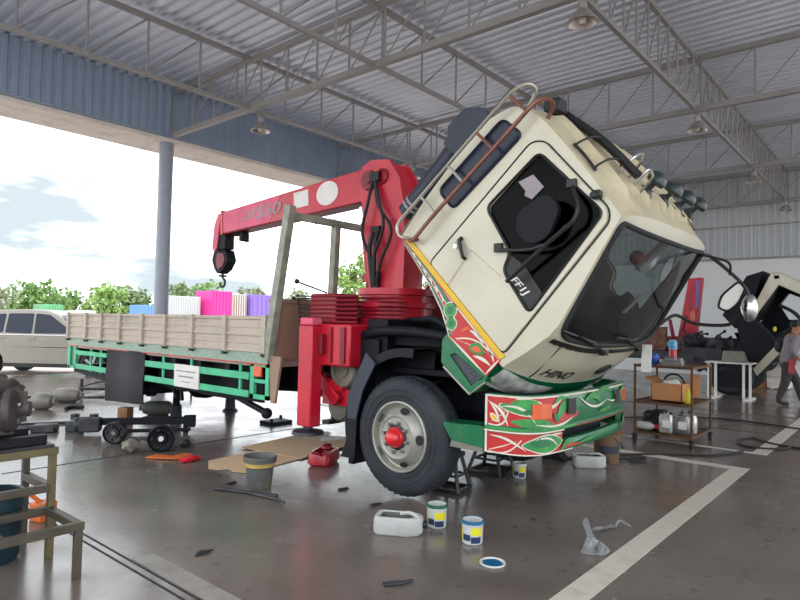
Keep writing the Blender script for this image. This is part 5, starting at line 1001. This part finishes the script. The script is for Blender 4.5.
# middle shelf: carton with an open flap, yellow bottle
t = thing('cardboard_box', 'open brown cardboard box on the middle shelf of the trolley', 'box', (8.95, 2.6, .585))
m = MB(); m.bx(8.72, 9.20, 2.42, 2.82, .586, .60); 
for q in ((8.72, 8.728, 2.42, 2.82), (9.192, 9.2, 2.42, 2.82), (8.72, 9.2, 2.42, 2.428), (8.72, 9.2, 2.812, 2.82)): m.bx(q[0], q[1], q[2], q[3], .586, .83)
m.build('carton_body', 'carton', t)
m = MB(); m.plate([(2.28, .64), (2.41, .64), (2.41, .95), (2.28, .95)], lambda y, z: Vector((9.05, y, z)), (.01, 0, 0)); m.build('flap', 'carton', t); m = MB(); m.plate([(8.72, .83), (9.2, .83), (9.2, .90), (8.72, .90)], lambda x, z: Vector((x, 2.815+(z-.83)*1.3, z)), (0, .008, 0)); m.build('flap', 'carton', t)
m = MB(); m.ball((8.95, 2.62, .80), .13, 12, 8, (1.2, 1, .55), rough=.5, seed=6); solo(m, 'paper_wad', 'paper', 'white crumpled paper in the cardboard box', 'paper', (8.95, 2.62, .72))
m = MB(); m.tube(arc((2.62, .80), .14, .1, PI-.1, 12, lambda y, z: Vector((9.05, y, z))), .014, 6); solo(m, 'black_hose', 'cable_black', 'curved black hose sticking out of the cardboard box', 'hose', (9.05, 2.62, .80))
m = MB(); m.lathe([(0, 0), (.04, 0), (.045, .02), (.045, .10), (.02, .15), (.02, .19), (0, .19)], (8.73, 2.345, .588), n=16); solo(m, 'yellow_bottle', 'tin_yellow', 'small yellow bottle at the right front of the middle trolley shelf', 'bottle', (8.73, 2.345, .588))
# bottom shelf: black jack, oil bottles, white bottle lying
m = MB(); m.box((9.0, 2.86, .24), (.4, .22, .16)); m.box((9.0, 2.82, .36), (.3, .14, .12)); m.tube([(8.8, 2.8, .34), (9.2, 2.7, .36)], .03, 8); m.ball((8.85, 2.9, .36), .07, 10, 7, rough=.4, seed=2); solo(m, 'black_starter', 'black_rubber', 'black greasy engine part on the bottom shelf of the trolley', 'engine part', (9.0, 2.85, .166), bevel=.015)
def oilb(loc, lb, mt):
    t = thing('oil_bottle', lb, 'bottle', loc, 0); x, y, z0 = loc
    m = MB(); P = rpoly([(-.055, -.09), (.055, -.09), (.055, .09), (-.055, .09)], .03, 3); n = len(P); lay = [(.9, 0), (1, .015), (1, .20), (.8, .245), (.35, .255), (.32, .27)]
    vs = [(p[0]*k, p[1]*k, z) for k, z in lay for p in P]; fs = [tuple(range(n-1, -1, -1))]
    for i in range(len(lay)-1): fs += [(i*n+j, i*n+(j+1) % n, (i+1)*n+(j+1) % n, (i+1)*n+j) for j in range(n)]
    fs.append(tuple((len(lay)-1)*n+j for j in range(n))); m.add(vs, fs); m.build('bottle_body', mt, t, world=False)
    m = MB(); m.lathe([(.022, .262), (.022, .305), (0, .308)], (0, 0, 0), n=14); m.build('cap', 'tin_navy', t, world=False)
    m = MB(); m.bx(-.058, -.0555, -.07, .04, .07, .17); m.build('label_patch', 'paper', t, world=False)
oilb((8.74, 2.62, .166), 'silver grey oil bottle on the bottom trolley shelf, left of the other bottles', 'lamp_clear'); oilb((8.75, 2.42, .166), 'plain silver grey oil bottle on the bottom trolley shelf, the middle one', 'steel'); oilb((8.92, 2.37, .166), 'oil bottle on the bottom trolley shelf, half hidden by the front leg', 'lamp_clear')
t = thing('white_bottle', 'white bottle with a red cap lying on the left end of the bottom shelf', 'bottle', (8.74, 2.9, .166)); m = MB(); m.lathe([(0, 0), (.05, .0), (.055, .02), (.055, .17), (.025, .21), (.025, .23), (0, .23)], (8.74, 3.0, .225), (0, -1, -.0), 16); m.build('bottle', 'plastic_white', t); m = MB(); m.lathe([(0, .23), (.03, .23), (.03, .27), (0, .27)], (8.74, 3.0, .225), (0, -1, -.0), 14); m.build('cap', 'hub_red', t)
# --- white framed parts table
t = thing('parts_table', 'low white framed table standing before the second truck', 'table', (15.65, 3.3, 0))
for y in (3.70, 3.55, 2.85, 2.98):
    m = MB(); m.bx(15.4, 15.45, y-.025, y+.025, .03, .80); m.build('leg', 'decal_white', t)
for y in (3.62, 2.92):
    m = MB(); m.bx(15.2, 15.9, y-.1, y+.04, 0, .04); m.build('foot', 'decal_white', t)
m = MB(); m.bx(15.3, 15.9, 2.8, 3.75, .80, .83); m.build('table_top', 'decal_white', t); m = MB(); m.bx(15.47, 15.5, 2.85, 3.55, .25, .62); m.build('back_panel', 'dark_under', t)
m = MB(); m.plate([(3.45, .835), (2.95, .835), (3.02, 1.08), (3.42, 1.08)], lambda y, z: Vector((15.5, y, z)), (.25, 0, 0)); solo(m, 'toolbox', 'iron_grey', 'grey sheet metal box on the white framed table', 'box', (15.6, 3.2, .832), bevel=.01)

# --- second truck with its cab tilted
t2 = thing('tilted_cab_truck', 'second cream truck with its cab tilted up at the right edge', 'truck', (17, 3.5, 0))
def yz(x): return lambda y, z: Vector((x, y, z))
CF = [(3.04, 1.8), (2.54, 2.88), (2.46, 2.92), (2.33, 2.87), (1.89, 2.63), (1.44, 2.32), (1.0, 1.9), (.95, 1.2), (1.45, 1.0), (2.23, 1.23), (2.82, .52), (2.90, .67)]
SH = [(3.04, 1.8), (2.54, 2.88), (2.33, 2.85), (1.89, 2.61), (1.44, 2.32), (1.0, 1.9), (.95, 1.25), (1.3, 1.2), (1.35, 1.75), (1.55, 2.08), (1.93, 2.35), (2.39, 2.6), (2.82, 1.94)]
m = MB(); m.plate(SH, yz(16.0), (.06, 0, 0)); m.plate(SH, yz(18.0), (.06, 0, 0)); m.bx(16.0, 18.06, 2.36, 2.5, 2.72, 2.84); c2 = m.build('cab_frame', 'cab_cream', t2, .02)
m = MB(); m.plate([(2.9, .67), (2.37, 1.34), (2.23, 1.23), (2.82, .52)], yz(15.98), (.06, 0, 0)); m.build('front_corner_panel', 'cab_cream', c2, .01)
m = MB(); m.plate([(2.54, 2.90), (2.33, 2.87), (1.89, 2.63), (1.44, 2.34), (1.44, 2.28), (1.89, 2.57), (2.33, 2.80), (2.5, 2.84)], yz(16.05), (1.97, 0, 0)); m.build('cab_roof', 'cab_cream_dirty', c2)
INN = [(3.0, 1.85), (2.62, 2.7), (2.42, 2.63), (2.0, 2.37), (1.45, 2.1), (1.2, 1.7), (1.2, 1.28), (2.27, 1.23), (2.84, .6), (3.08, .98), (3.3, 1.5)]
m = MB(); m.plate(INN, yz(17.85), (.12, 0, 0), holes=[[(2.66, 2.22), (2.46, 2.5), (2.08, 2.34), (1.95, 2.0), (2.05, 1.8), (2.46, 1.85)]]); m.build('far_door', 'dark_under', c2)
m = MB()
for a, b in (((3.0, 1.85), (2.62, 2.7)), ((3.3, 1.5), (3.08, .98)), ((3.08, .98), (2.84, .6)), ((2.84, .6), (2.27, 1.23)), ((2.27, 1.23), (1.2, 1.28))): m.bar((17.0, (a[0]+b[0])/2, (a[1]+b[1])/2), (17.0, (a[0]+b[0])/2+.0001, (a[1]+b[1])/2), .01) if False else m.plate([(a[0], a[1]), (b[0], b[1]), (b[0]-.03, b[1]-.03), (a[0]-.03, a[1]-.03)], yz(16.06), (1.85, 0, 0))
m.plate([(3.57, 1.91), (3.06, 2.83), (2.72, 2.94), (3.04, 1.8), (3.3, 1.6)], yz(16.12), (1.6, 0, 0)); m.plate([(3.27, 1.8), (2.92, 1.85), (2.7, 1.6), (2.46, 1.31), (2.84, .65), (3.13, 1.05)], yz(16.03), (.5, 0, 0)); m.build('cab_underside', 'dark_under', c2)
m = MB(); m.box((17.2, 2.3, 1.45), (.5, .5, .4), Matrix.Rotation(-.6, 3, 'X')); m.build('seat', 'seat_dark', c2, .03)
m = MB(); m.tube(smooth_path([(16.3, 2.42, 2.15), (16.3, 2.1, 1.95), (16.3, 1.85, 1.55)]), .04, 8); m.build('grab_bar', 'black_trim', c2)
m = MB(); m.ball((16.2, 2.50, 1.60), .05, 10, 7, (1, .8, 1.3)); m.build('yellow_fitting', 'tin_yellow', c2); m = MB(); m.box((16.02, 1.75, 2.6), (.1, .35, .12), Matrix.Rotation(.55, 3, 'X')); m.build('roof_rack', 'rust', c2)
for y in (3.45,):
    for x, d in ((16.25, -1), (18.0, 1)):
        m = MB(); m.lathe([(0, -.03), (.12, .0), (.15, -.02), (.28, -.05), (.30, .0), (.42, .01), (.5, -.06), (.5, -.22), (.42, -.27), (0, -.27)], (x, y, .5), (d, 0, 0), 36); m.build('wheel', 'tyre', t2)
m = MB(); m.bx(16.6, 17.4, 2.6, 9.5, .75, .98); m.box((16.9, 3.9, 1.1), (.9, 1.0, .5)); m.bx(16.2, 16.4, 3.6, 4.5, .7, 1.1); m.ball((16.5, 3.75, 1.1), .26, 14, 9, rough=.6, seed=31); m.ball((16.5, 4.3, 1.15), .28, 14, 9, rough=.7, seed=33); m.ball((16.4, 4.05, .8), .25, 14, 9, rough=.7, seed=37)
for k in range(9): yy = 3.5+k*.13; m.tube(smooth_path([(16.4, yy, 1.1), (16.35, yy+.05, 1.3+.12*math.sin(k*2.1)), (16.4, yy-.05, 1.38+.14*math.sin(k*1.7))]), .022, 6); m.ball((16.4, yy-.05, 1.38+.14*math.sin(k*1.7)), .04, 8, 6)
m.build('engine', 'iron_dark', t2, .01)
m = MB(); m.bx(16.9, 19.2, 5.1, 9.5, 1.0, 1.1); m.bx(16.95, 17.05, 5.1, 9.5, 1.1, 1.6); m.build('bed', 'rust', t2)
m = MB(); m.plate([(5.15, 1.0), (4.82, 2.95), (4.48, 2.97), (4.66, 1.0)], yz(17.95), (.25, 0, 0)); rp_ = m.build('crane_column', 'red_panel', t2, .01)
m = MB(); m.plate([(4.62, 2.88), (4.52, 2.9), (4.56, 2.2), (4.64, 2.1)], yz(17.943), (.003, 0, 0)); m.build('purple_stripe', 'purple_box', rp_); m = MB(); m.plate([(4.78, 2.0), (4.66, 2.1), (4.64, 1.85), (4.75, 1.7)], yz(17.942), (.003, 0, 0)); m.build('orange_stripe', 'paint_orange', rp_)
m = MB(); m.bx(17.0, 17.9, 4.6, 5.2, .98, 1.35); m.tube([(16.9, 4.7, 1.5), (16.9, 4.6, 1.9)], .05, 8); m.tube([(16.9, 4.9, 1.3), (16.9, 5.0, 1.8)], .05, 8); m.build('crane_base', 'crane_dark', t2, .02)
# crates by the end wall
for k in range(3):
    m = MB(); m.bx(19.0, 19.7, 2.62, 3.12, .02+.30*k, .31+.30*k); m.bx(18.985, 19.0, 2.62, 3.12, .12+.30*k, .15+.30*k); 
    if k == 0: m.bx(19.0, 19.7, 2.7, 2.8, 0, .02); m.bx(19, 19.7, 2.95, 3.05, 0, .02)
    solo(m, 'pale_crate', 'beam_cream', 'pale crate behind the walking man, %s of the stack' % ('bottom', 'middle one', 'top one')[k], 'crate', (19.35, 2.87, .02+.30*k if k else 0), 'crates by the end wall', bevel=.01)
m = MB(); m.bx(19.1, 19.6, 3.15, 3.55, 0, .45); solo(m, 'brown_carton', 'carton', 'brown carton on the floor left of the pale crates', 'carton', (19.35, 3.35, 0), bevel=.01)

# --- walking man
pm = thing('person', 'man in a grey shirt and dark trousers walking off at the right edge', 'person', (15.2, 2.13, 0))
def skin(name, joints, edges, mats, parent, lvl=2, mat_fn=None):
    me = bpy.data.meshes.new(name); off = parent.location if parent.parent is None else parent.parent.location
    me.from_pydata([tuple(Vector(j[0])-Vector(off)) for j in joints], edges, []); o = bpy.data.objects.new(name, me); COL.objects.link(o)
    md = o.modifiers.new('skin', 'SKIN'); md.use_smooth_shade = True
    for i, j in enumerate(joints):
        sv = me.skin_vertices[0].data[i]; sv.radius = j[1] if isinstance(j[1], tuple) else (j[1], j[1]); sv.use_root = (i == 0)
    sb = o.modifiers.new('sub', 'SUBSURF'); sb.levels = lvl; sb.render_levels = lvl
    dg = bpy.context.evaluated_depsgraph_get(); me2 = bpy.data.meshes.new_from_object(o.evaluated_get(dg)); bpy.data.objects.remove(o)
    for mt in mats: me2.materials.append(MATS[mt])
    for p in me2.polygons:
        p.use_smooth = True
        if mat_fn: p.material_index = mat_fn(p.center+Vector(off))
    o = bpy.data.objects.new(name, me2); COL.objects.link(o); o.parent = parent; return o
px_, py_ = 15.2, 2.13
# facing right and away: forward = (.5,-.86)
fx_, fy_ = .45, -.89; sxv, syv = -fy_*-1, -fx_*-1   # side vector
sd = Vector((-.89, -.45, 0)); fd = Vector((fx_, fy_, 0)); up = Vector((0, 0, 1))
def bpz(f, s, z): return Vector((px_, py_, 0))+fd*f+sd*s+up*z
J = [(bpz(0, 0, .92), (.20, .16)), (bpz(.05, 0, 1.10), (.20, .155)), (bpz(.12, 0, 1.30), (.235, .165)), (bpz(.13, 0, 1.43), (.14, .10)), (bpz(.15, 0, 1.51), .055), (bpz(.18, 0, 1.58), .07), (bpz(.19, 0, 1.67), .095), (bpz(.19, 0, 1.74), .07),
     (bpz(0, .11, .86), .13), (bpz(-.06, .11, .48), .095), (bpz(-.20, .10, .10), .062), (bpz(-.10, .10, .045), .045), (bpz(.02, .10, .04), .038),
     (bpz(0, -.11, .86), .13), (bpz(.24, -.11, .50), .095), (bpz(.32, -.10, .10), .062), (bpz(.40, -.10, .045), .045), (bpz(.52, -.10, .04), .038),
     (bpz(.11, .21, 1.40), .08), (bpz(-.02, .36, 1.16), .06), (bpz(.16, .24, .98), .036), (bpz(.24, .22, .96), .034),
     (bpz(.11, -.21, 1.40), .08), (bpz(.14, -.28, 1.12), .048), (bpz(.34, -.22, 1.02), .036), (bpz(.42, -.2, 1.02), .034)]
Ed = [(0, 1), (1, 2), (2, 3), (3, 4), (4, 5), (5, 6), (6, 7), (0, 8), (8, 9), (9, 10), (10, 11), (11, 12), (0, 13), (13, 14), (14, 15), (15, 16), (16, 17), (3, 18), (18, 19), (19, 20), (20, 21), (3, 22), (22, 23), (23, 24), (24, 25)]
sL, sR = bpz(.0, .28, 1.15), bpz(.14, -.28, 1.12)
def pmat(c):
    if c.z > 1.49: return 0
    if c.z < .085: return 3
    if c.z < .90: 
        return 2 if (c-bpz(.2, .22, .97)).length > .14 and (c-bpz(.38, -.2, 1.02)).length > .14 else 0
    if (c-bpz(.2, .23, .97)).length < .15 or (c-bpz(.38, -.21, 1.02)).length < .15: return 0
    return 1
body = skin('body', J, Ed, ['skin', 'shirt_grey', 'trousers', 'shoe'], pm, 2, pmat)
m = MB(); hc = bpz(.175, 0, 1.70)
def hairf(a, t): d = Vector((math.sin(t)*math.cos(a), math.sin(t)*math.sin(a), math.cos(t))); k = 1.0 if d.dot(fd) < .35 else .92; return hc+Vector((d.x*.112*k, d.y*.112*k, d.z*.115+.0))
m.grid(hairf, lin_range(0, 2*PI, 20), lin_range(.02, 2.0, 8)); m.build('hair', 'hair', body)
for s_s in (1, -1): m = MB(); m.ball(bpz(.18, .095*s_s, 1.655), .028, 8, 6, (.8, .8, 1.3)); m.build('ear', 'skin', body)
m = MB(); m.ball(bpz(.295, 0, 1.655), .02, 8, 6, (1, 1, 1.5)); m.build('nose', 'skin', body)
for s_s in (1, -1): m = MB(); m.ball(bpz(.275, .035*s_s, 1.685), .012, 8, 6); m.build('eye', 'hair', body)
m = MB(); m.box(bpz(.28, 0, 1.605), (.02, .05, .012)); m.build('mouth', 'crane_dark', body)
for (b0, dirs) in ((bpz(.24, .22, .96), 1), (bpz(.42, -.2, 1.02), -1)):
    for k in range(4):
        o_ = sd*(.022*(k-1.5)); m = MB(); m.tube([b0+o_, b0+o_+fd*.045-up*.02, b0+o_+fd*.065-up*.05], [.010, .009, .007], 6); m.build('finger', 'skin', body)
    m = MB(); m.tube([b0-sd*.03*dirs, b0-sd*.05*dirs+fd*.03, b0-sd*.04*dirs+fd*.055], [.012, .011, .008], 6); m.build('thumb', 'skin', body)
m = MB(); m.ball(bpz(.0, -.40, 1.26), .12, 14, 10, (.8, .8, 1.5), rough=.15, seed=3); solo(m, 'shoulder_bag', 'bag_black', 'black bag slung on the shoulder of the walking man', 'bag', tuple(bpz(.06, -.22, 1.06)))
m = MB(); m.plate(rpoly([(-.02, .68), (.10, .68), (.12, .98), (.0, 1.0)], .03), lambda f, z: bpz(f-.04, .245+.02*math.sin(f*20), z), (.0, .0, .0)); m.plate(rpoly([(-.02, .68), (.10, .68), (.12, .98), (.0, 1.0)], .03), lambda f, z: bpz(f-.04, .225, z), tuple(sd*.03)); solo(m, 'red_cloth', 'bag_red', 'dark red cloth hanging from the hip of the walking man', 'cloth', tuple(bpz(0, .2, .68)))

# ================================================================ OUTSIDE THE OPEN SIDE
# --- car
cr_ = thing('parked_car', 'silver people carrier parked outside at the left edge', 'car', (6.75, 18.15, -.04), math.radians(-49.5))
CPf = [(-1.95, .32), (-2.2, .42), (-2.28, .85), (-2.2, 1.05), (-2.1, 1.12), (-1.75, 1.62), (-1.5, 1.72), (-.5, 1.76), (.10, 1.73), (.38, 1.62), (1.08, 1.12), (2.1, .96), (2.28, .75), (2.3, .42), (2.1, .30), (1.85, .28)]
arch = lambda x: [(x+.40*math.cos(t), .34+.40*math.sin(t)) for t in lin_range(0, PI, 8)]
CPf = CPf+arch(1.42)+[(.9, .27), (-.9, .27)]+arch(-1.35)
m = MB()
def carside(sg):
    def f(x, z):
        ins = .0 if z < 1.08 else (z-1.08)*.28
        return Vector((x, sg*(.85-ins), z))
    return f
k_ = len(CPf); A_ = [carside(-1)(*p) for p in CPf]; B_ = [carside(1)(*p) for p in CPf]
tri = [tuple(t) for t in tessellate_polygon([[Vector((p[0], p[1], 0)) for p in CPf]])]
m.add(A_+B_, tri+[tuple(i+k_ for i in reversed(t)) for t in tri]+[(i, (i+1) % k_, (i+1) % k_+k_, i+k_) for i in range(k_)])
m.build('body', 'car_silver', cr_, .03, world=False)
for sg in (-1, 1):
    for W_ in ([(-1.95, 1.15), (-1.62, 1.60), (-.98, 1.63), (-.98, 1.13)], [(-.92, 1.13), (-.92, 1.64), (-.25, 1.65), (-.22, 1.12)], [(-.16, 1.12), (-.2, 1.65), (.18, 1.62), (.90, 1.14)]):
        m = MB(); m.plate(rpoly(W_, .05), lambda x, z, sg=sg: carside(sg)(x, z)+Vector((0, sg*.006, 0)), (0, -sg*.004, 0)); m.build('window', 'car_glass', cr_, world=False)
    m = MB(); m.bx(-1.9, 1.5, sg*.845, sg*.862, 1.075, 1.095); m.build('belt_trim', 'chrome', cr_, world=False)
    m = MB(); m.bx(-.95, .95, sg*.82, sg*.862, .24, .34); m.build('sill', 'black_trim', cr_, world=False)
    for x in (-.2, -1.0): m = MB(); m.bx(x-.1, x+.1, sg*.85, sg*.875, .98, 1.01); m.build('handle', 'car_silver', cr_, world=False)
    for x in (-1.35, 1.42):
        m = MB(); m.lathe([(.0, .0), (.2, .0), (.21, .01), (.24, -.02), (.25, .015), (.31, .015), (.335, -.01), (.335, -.2), (.2, -.21), (0, -.21)], (x, sg*.86, .335), (0, sg, 0), 32); w_ = m.build('wheel', 'tyre', cr_, world=False)
        m = MB(); m.lathe([(.05, .03), (.06, .0)], (x, sg*.86, .335), (0, sg, 0), 16)
        for q in range(5): a = 2*PI*q/5; m.bar((x, sg*.885, .335), (x+.23*math.cos(a), sg*.88, .335+.23*math.sin(a)), .06, .015, (0, sg, 0))
        m.build('alloy_rim', 'steel', w_, world=False)
m = MB(); m.plate([(.82, 1.58), (1.42, 1.14)], lambda x, z: Vector((x, 0, z)), (0, 0, 0)) if False else m.grid(lambda t, y: Vector((.43+.62*t+.02, y*(.70+.12*t), 1.60-.44*t+.012)), (0, 1), (-.95, .95)); m.build('windscreen', 'car_glass', cr_, world=False)
# --- truck bodies and sheds beyond the fence
def bodybox(name, label, cat, x0, x1, y, z0, z1, mt, depth=2.4, ribs=0, frame=None):
    t = thing(name, label, cat, ((x0+x1)/2, y, -.04))
    m = MB(); m.bx(x0, x1, y, y+depth, z0, z1); m.build('box_body', mt, t, .03)
    m = MB()
    for k in range(ribs): xx = x0+(x1-x0)*(k+.5)/ribs; m.bx(xx-.04, xx+.04, y-.05, y, z0+.05, z1-.05)
    if ribs: m.build('ribs', frame or mt, t)
    m = MB(); m.bx(x0+.2, x1-.2, y+.2, y+depth-.2, .5, z0); m.build('chassis', 'dark_under', t)
    for xx in (x0+.5, x1-.5):
        m = MB(); m.lathe([(0, 0), (.5, 0), (.5, .3), (0, .3)], (xx, y+.1, .46), (0, 1, 0), 20); m.build('wheel', 'tyre', t)
    return t
bodybox('truck_body', 'bright pink truck body parked outside behind the cargo bed', 'truck', 28.6, 30.6, 45, 1.25, 3.85, 'pink_box', ribs=6)
bodybox('truck_body', 'purple truck body parked outside, right of the pink one', 'truck', 32.9, 35.4, 45.5, 1.25, 3.75, 'purple_box', ribs=5)
bodybox('truck_body', 'small white stake-sided truck between the pink and purple ones', 'truck', 30.75, 32.7, 45.8, 1.25, 3.7, 'shed_white', ribs=8, frame='tan_panel')
bodybox('truck_body', 'long pale corrugated truck body left of the pink one', 'truck', 25.3, 28.2, 46, 1.25, 3.3, 'shed_white', ribs=14, frame='wall_sheet')
bodybox('truck_body', 'blue container seen just left of the grey column', 'container', 22.8, 24.3, 45, 1.0, 2.45, 'blue_box', ribs=6)
bodybox('truck_body', 'green truck body seen beyond the silver car', 'truck', 15.6, 16.6, 44, 1.0, 2.25, 'green_box', ribs=6)
m = MB(); m.bx(17.2, 18.6, 43.5, 45, -.04, 1.9); m.bx(17.3, 18.5, 43.45, 43.5, 1.3, 1.8); solo(m, 'van', 'shed_white', 'white van front seen between the silver car and the cargo bed', 'van', (17.9, 44, -.04), bevel=.1)
m = MB(); m.bx(-20, 15.1, 42, 42.2, -.04, 1.75); solo(m, 'boundary_wall', 'conc_wall', 'low pale boundary wall beyond the silver car', 'wall', (0, 42, -.04))
# --- trees
def tree(x, y, h, w, label, n=900, mt=0, base=.25, leaf=.32, sparse=False, seed=1):
    rnd = random.Random(seed); t = thing('tree', label, 'tree', (x, y, -.04), 0, 'trees beyond the yard')
    m = MB(); m.tube([(x, y, -.04), (x+.1, y, h*.4), (x-.1, y+.1, h*.75)], [.16*h/5, .11*h/5, .05*h/5], 8)
    for k in range(7): a = k*.9+seed; m.tube([(x, y, h*(.28+.06*k)), (x+w*.33*math.cos(a), y+w*.3*math.sin(a), h*(.5+.06*k))], [.05*h/5, .02*h/5], 5)
    m.build('trunk', 'bark', t)
    m = MB(); bl = []
    for k in range(18 if not sparse else 14):
        a = rnd.uniform(0, 2*PI); rr = rnd.uniform(.1, .42)*w; zz = h*(base+.12+(.80-base)*rnd.random()); kk = 1-abs((zz/h-.55))*.9; bl.append((x+rr*math.cos(a)*kk, y+rr*math.sin(a)*kk, zz, rnd.uniform(.14, .24)*w*(1 if not sparse else .7)))
    for i in range(n):
        b = bl[rnd.randrange(len(bl))]; d = Vector((rnd.gauss(0, 1), rnd.gauss(0, 1), rnd.gauss(0, .8))).normalized()*b[3]*rnd.uniform(.6, 1.05); c = Vector(b[:3])+d; c.z = max(.3, c.z)
        e1 = Vector((rnd.gauss(0, 1), rnd.gauss(0, 1), rnd.gauss(0, 1))).normalized(); e2 = e1.cross(Vector((rnd.gauss(0, 1), rnd.gauss(0, 1), rnd.gauss(0, 1)))).normalized(); l_ = leaf*rnd.uniform(.6, 1.2)
        m.v += [c+e1*l_, c+e2*l_*.5, c-e1*l_, c-e2*l_*.5]; q = len(m.v)-4; m.f.append((q, q+1, q+2, q+3)); m.m.append(0)
    me = bpy.data.meshes.new('crown'); off = Vector((x, y, -.04)); me.from_pydata([tuple(v-off) for v in m.v], [], m.f); me.materials.append(MATS['leaf%d' % mt]); o = bpy.data.objects.new('crown', me); COL.objects.link(o); o.parent = t
TR = [(12.6, 48, 4.1, 6.5, 'sparse tree at the left edge behind the silver car', 700, 3, True), (17.8, 53, 3.8, 5.0, 'rounded tree behind the green truck', 1100, 2, False), (22.6, 51, 3.8, 4.6, 'bright green tree left of the grey column', 1300, 1, False),
      (26.0, 54, 4.0, 5.0, 'low green tree just right of the bright one', 1000, 0, False), (31.8, 56, 4.9, 5.0, 'dark tree right behind the grey column', 1100, 0, False), (38.2, 60, 5.5, 5.5, 'tree behind the pink and purple truck bodies', 1200, 2, False), (43.5, 60, 5.4, 5.0, 'tree behind the purple truck body', 1000, 3, False), (50.5, 60, 5.4, 5.0, 'low tree seen through the gantry frame', 900, 3, False),
      (22.9, 61, 3.5, 4.4, 'lowest green tree between the rounded and the bright one', 900, 2, False), (17.0, 61, 3.4, 4.4, 'low tree between the sparse and the rounded one', 800, 3, False),
      (45.6, 45, 8.6, 4.6, 'tall bright tree behind the crane column', 1800, 1, False), (54.6, 45, 8.8, 4.4, 'tall tree between the crane and the tilted cab', 1600, 1, False), (60.5, 46, 7.0, 5, 'leafy tree right of the tall one, hidden behind the cab', 900, 0, False)]
for i, (x, y, h, w_, lb, n, mt, sp) in enumerate(TR): tree(x, y, h, w_, lb, n, mt, .08 if h < 7 else .15, .30 if not sp else .26, sp, i+3)
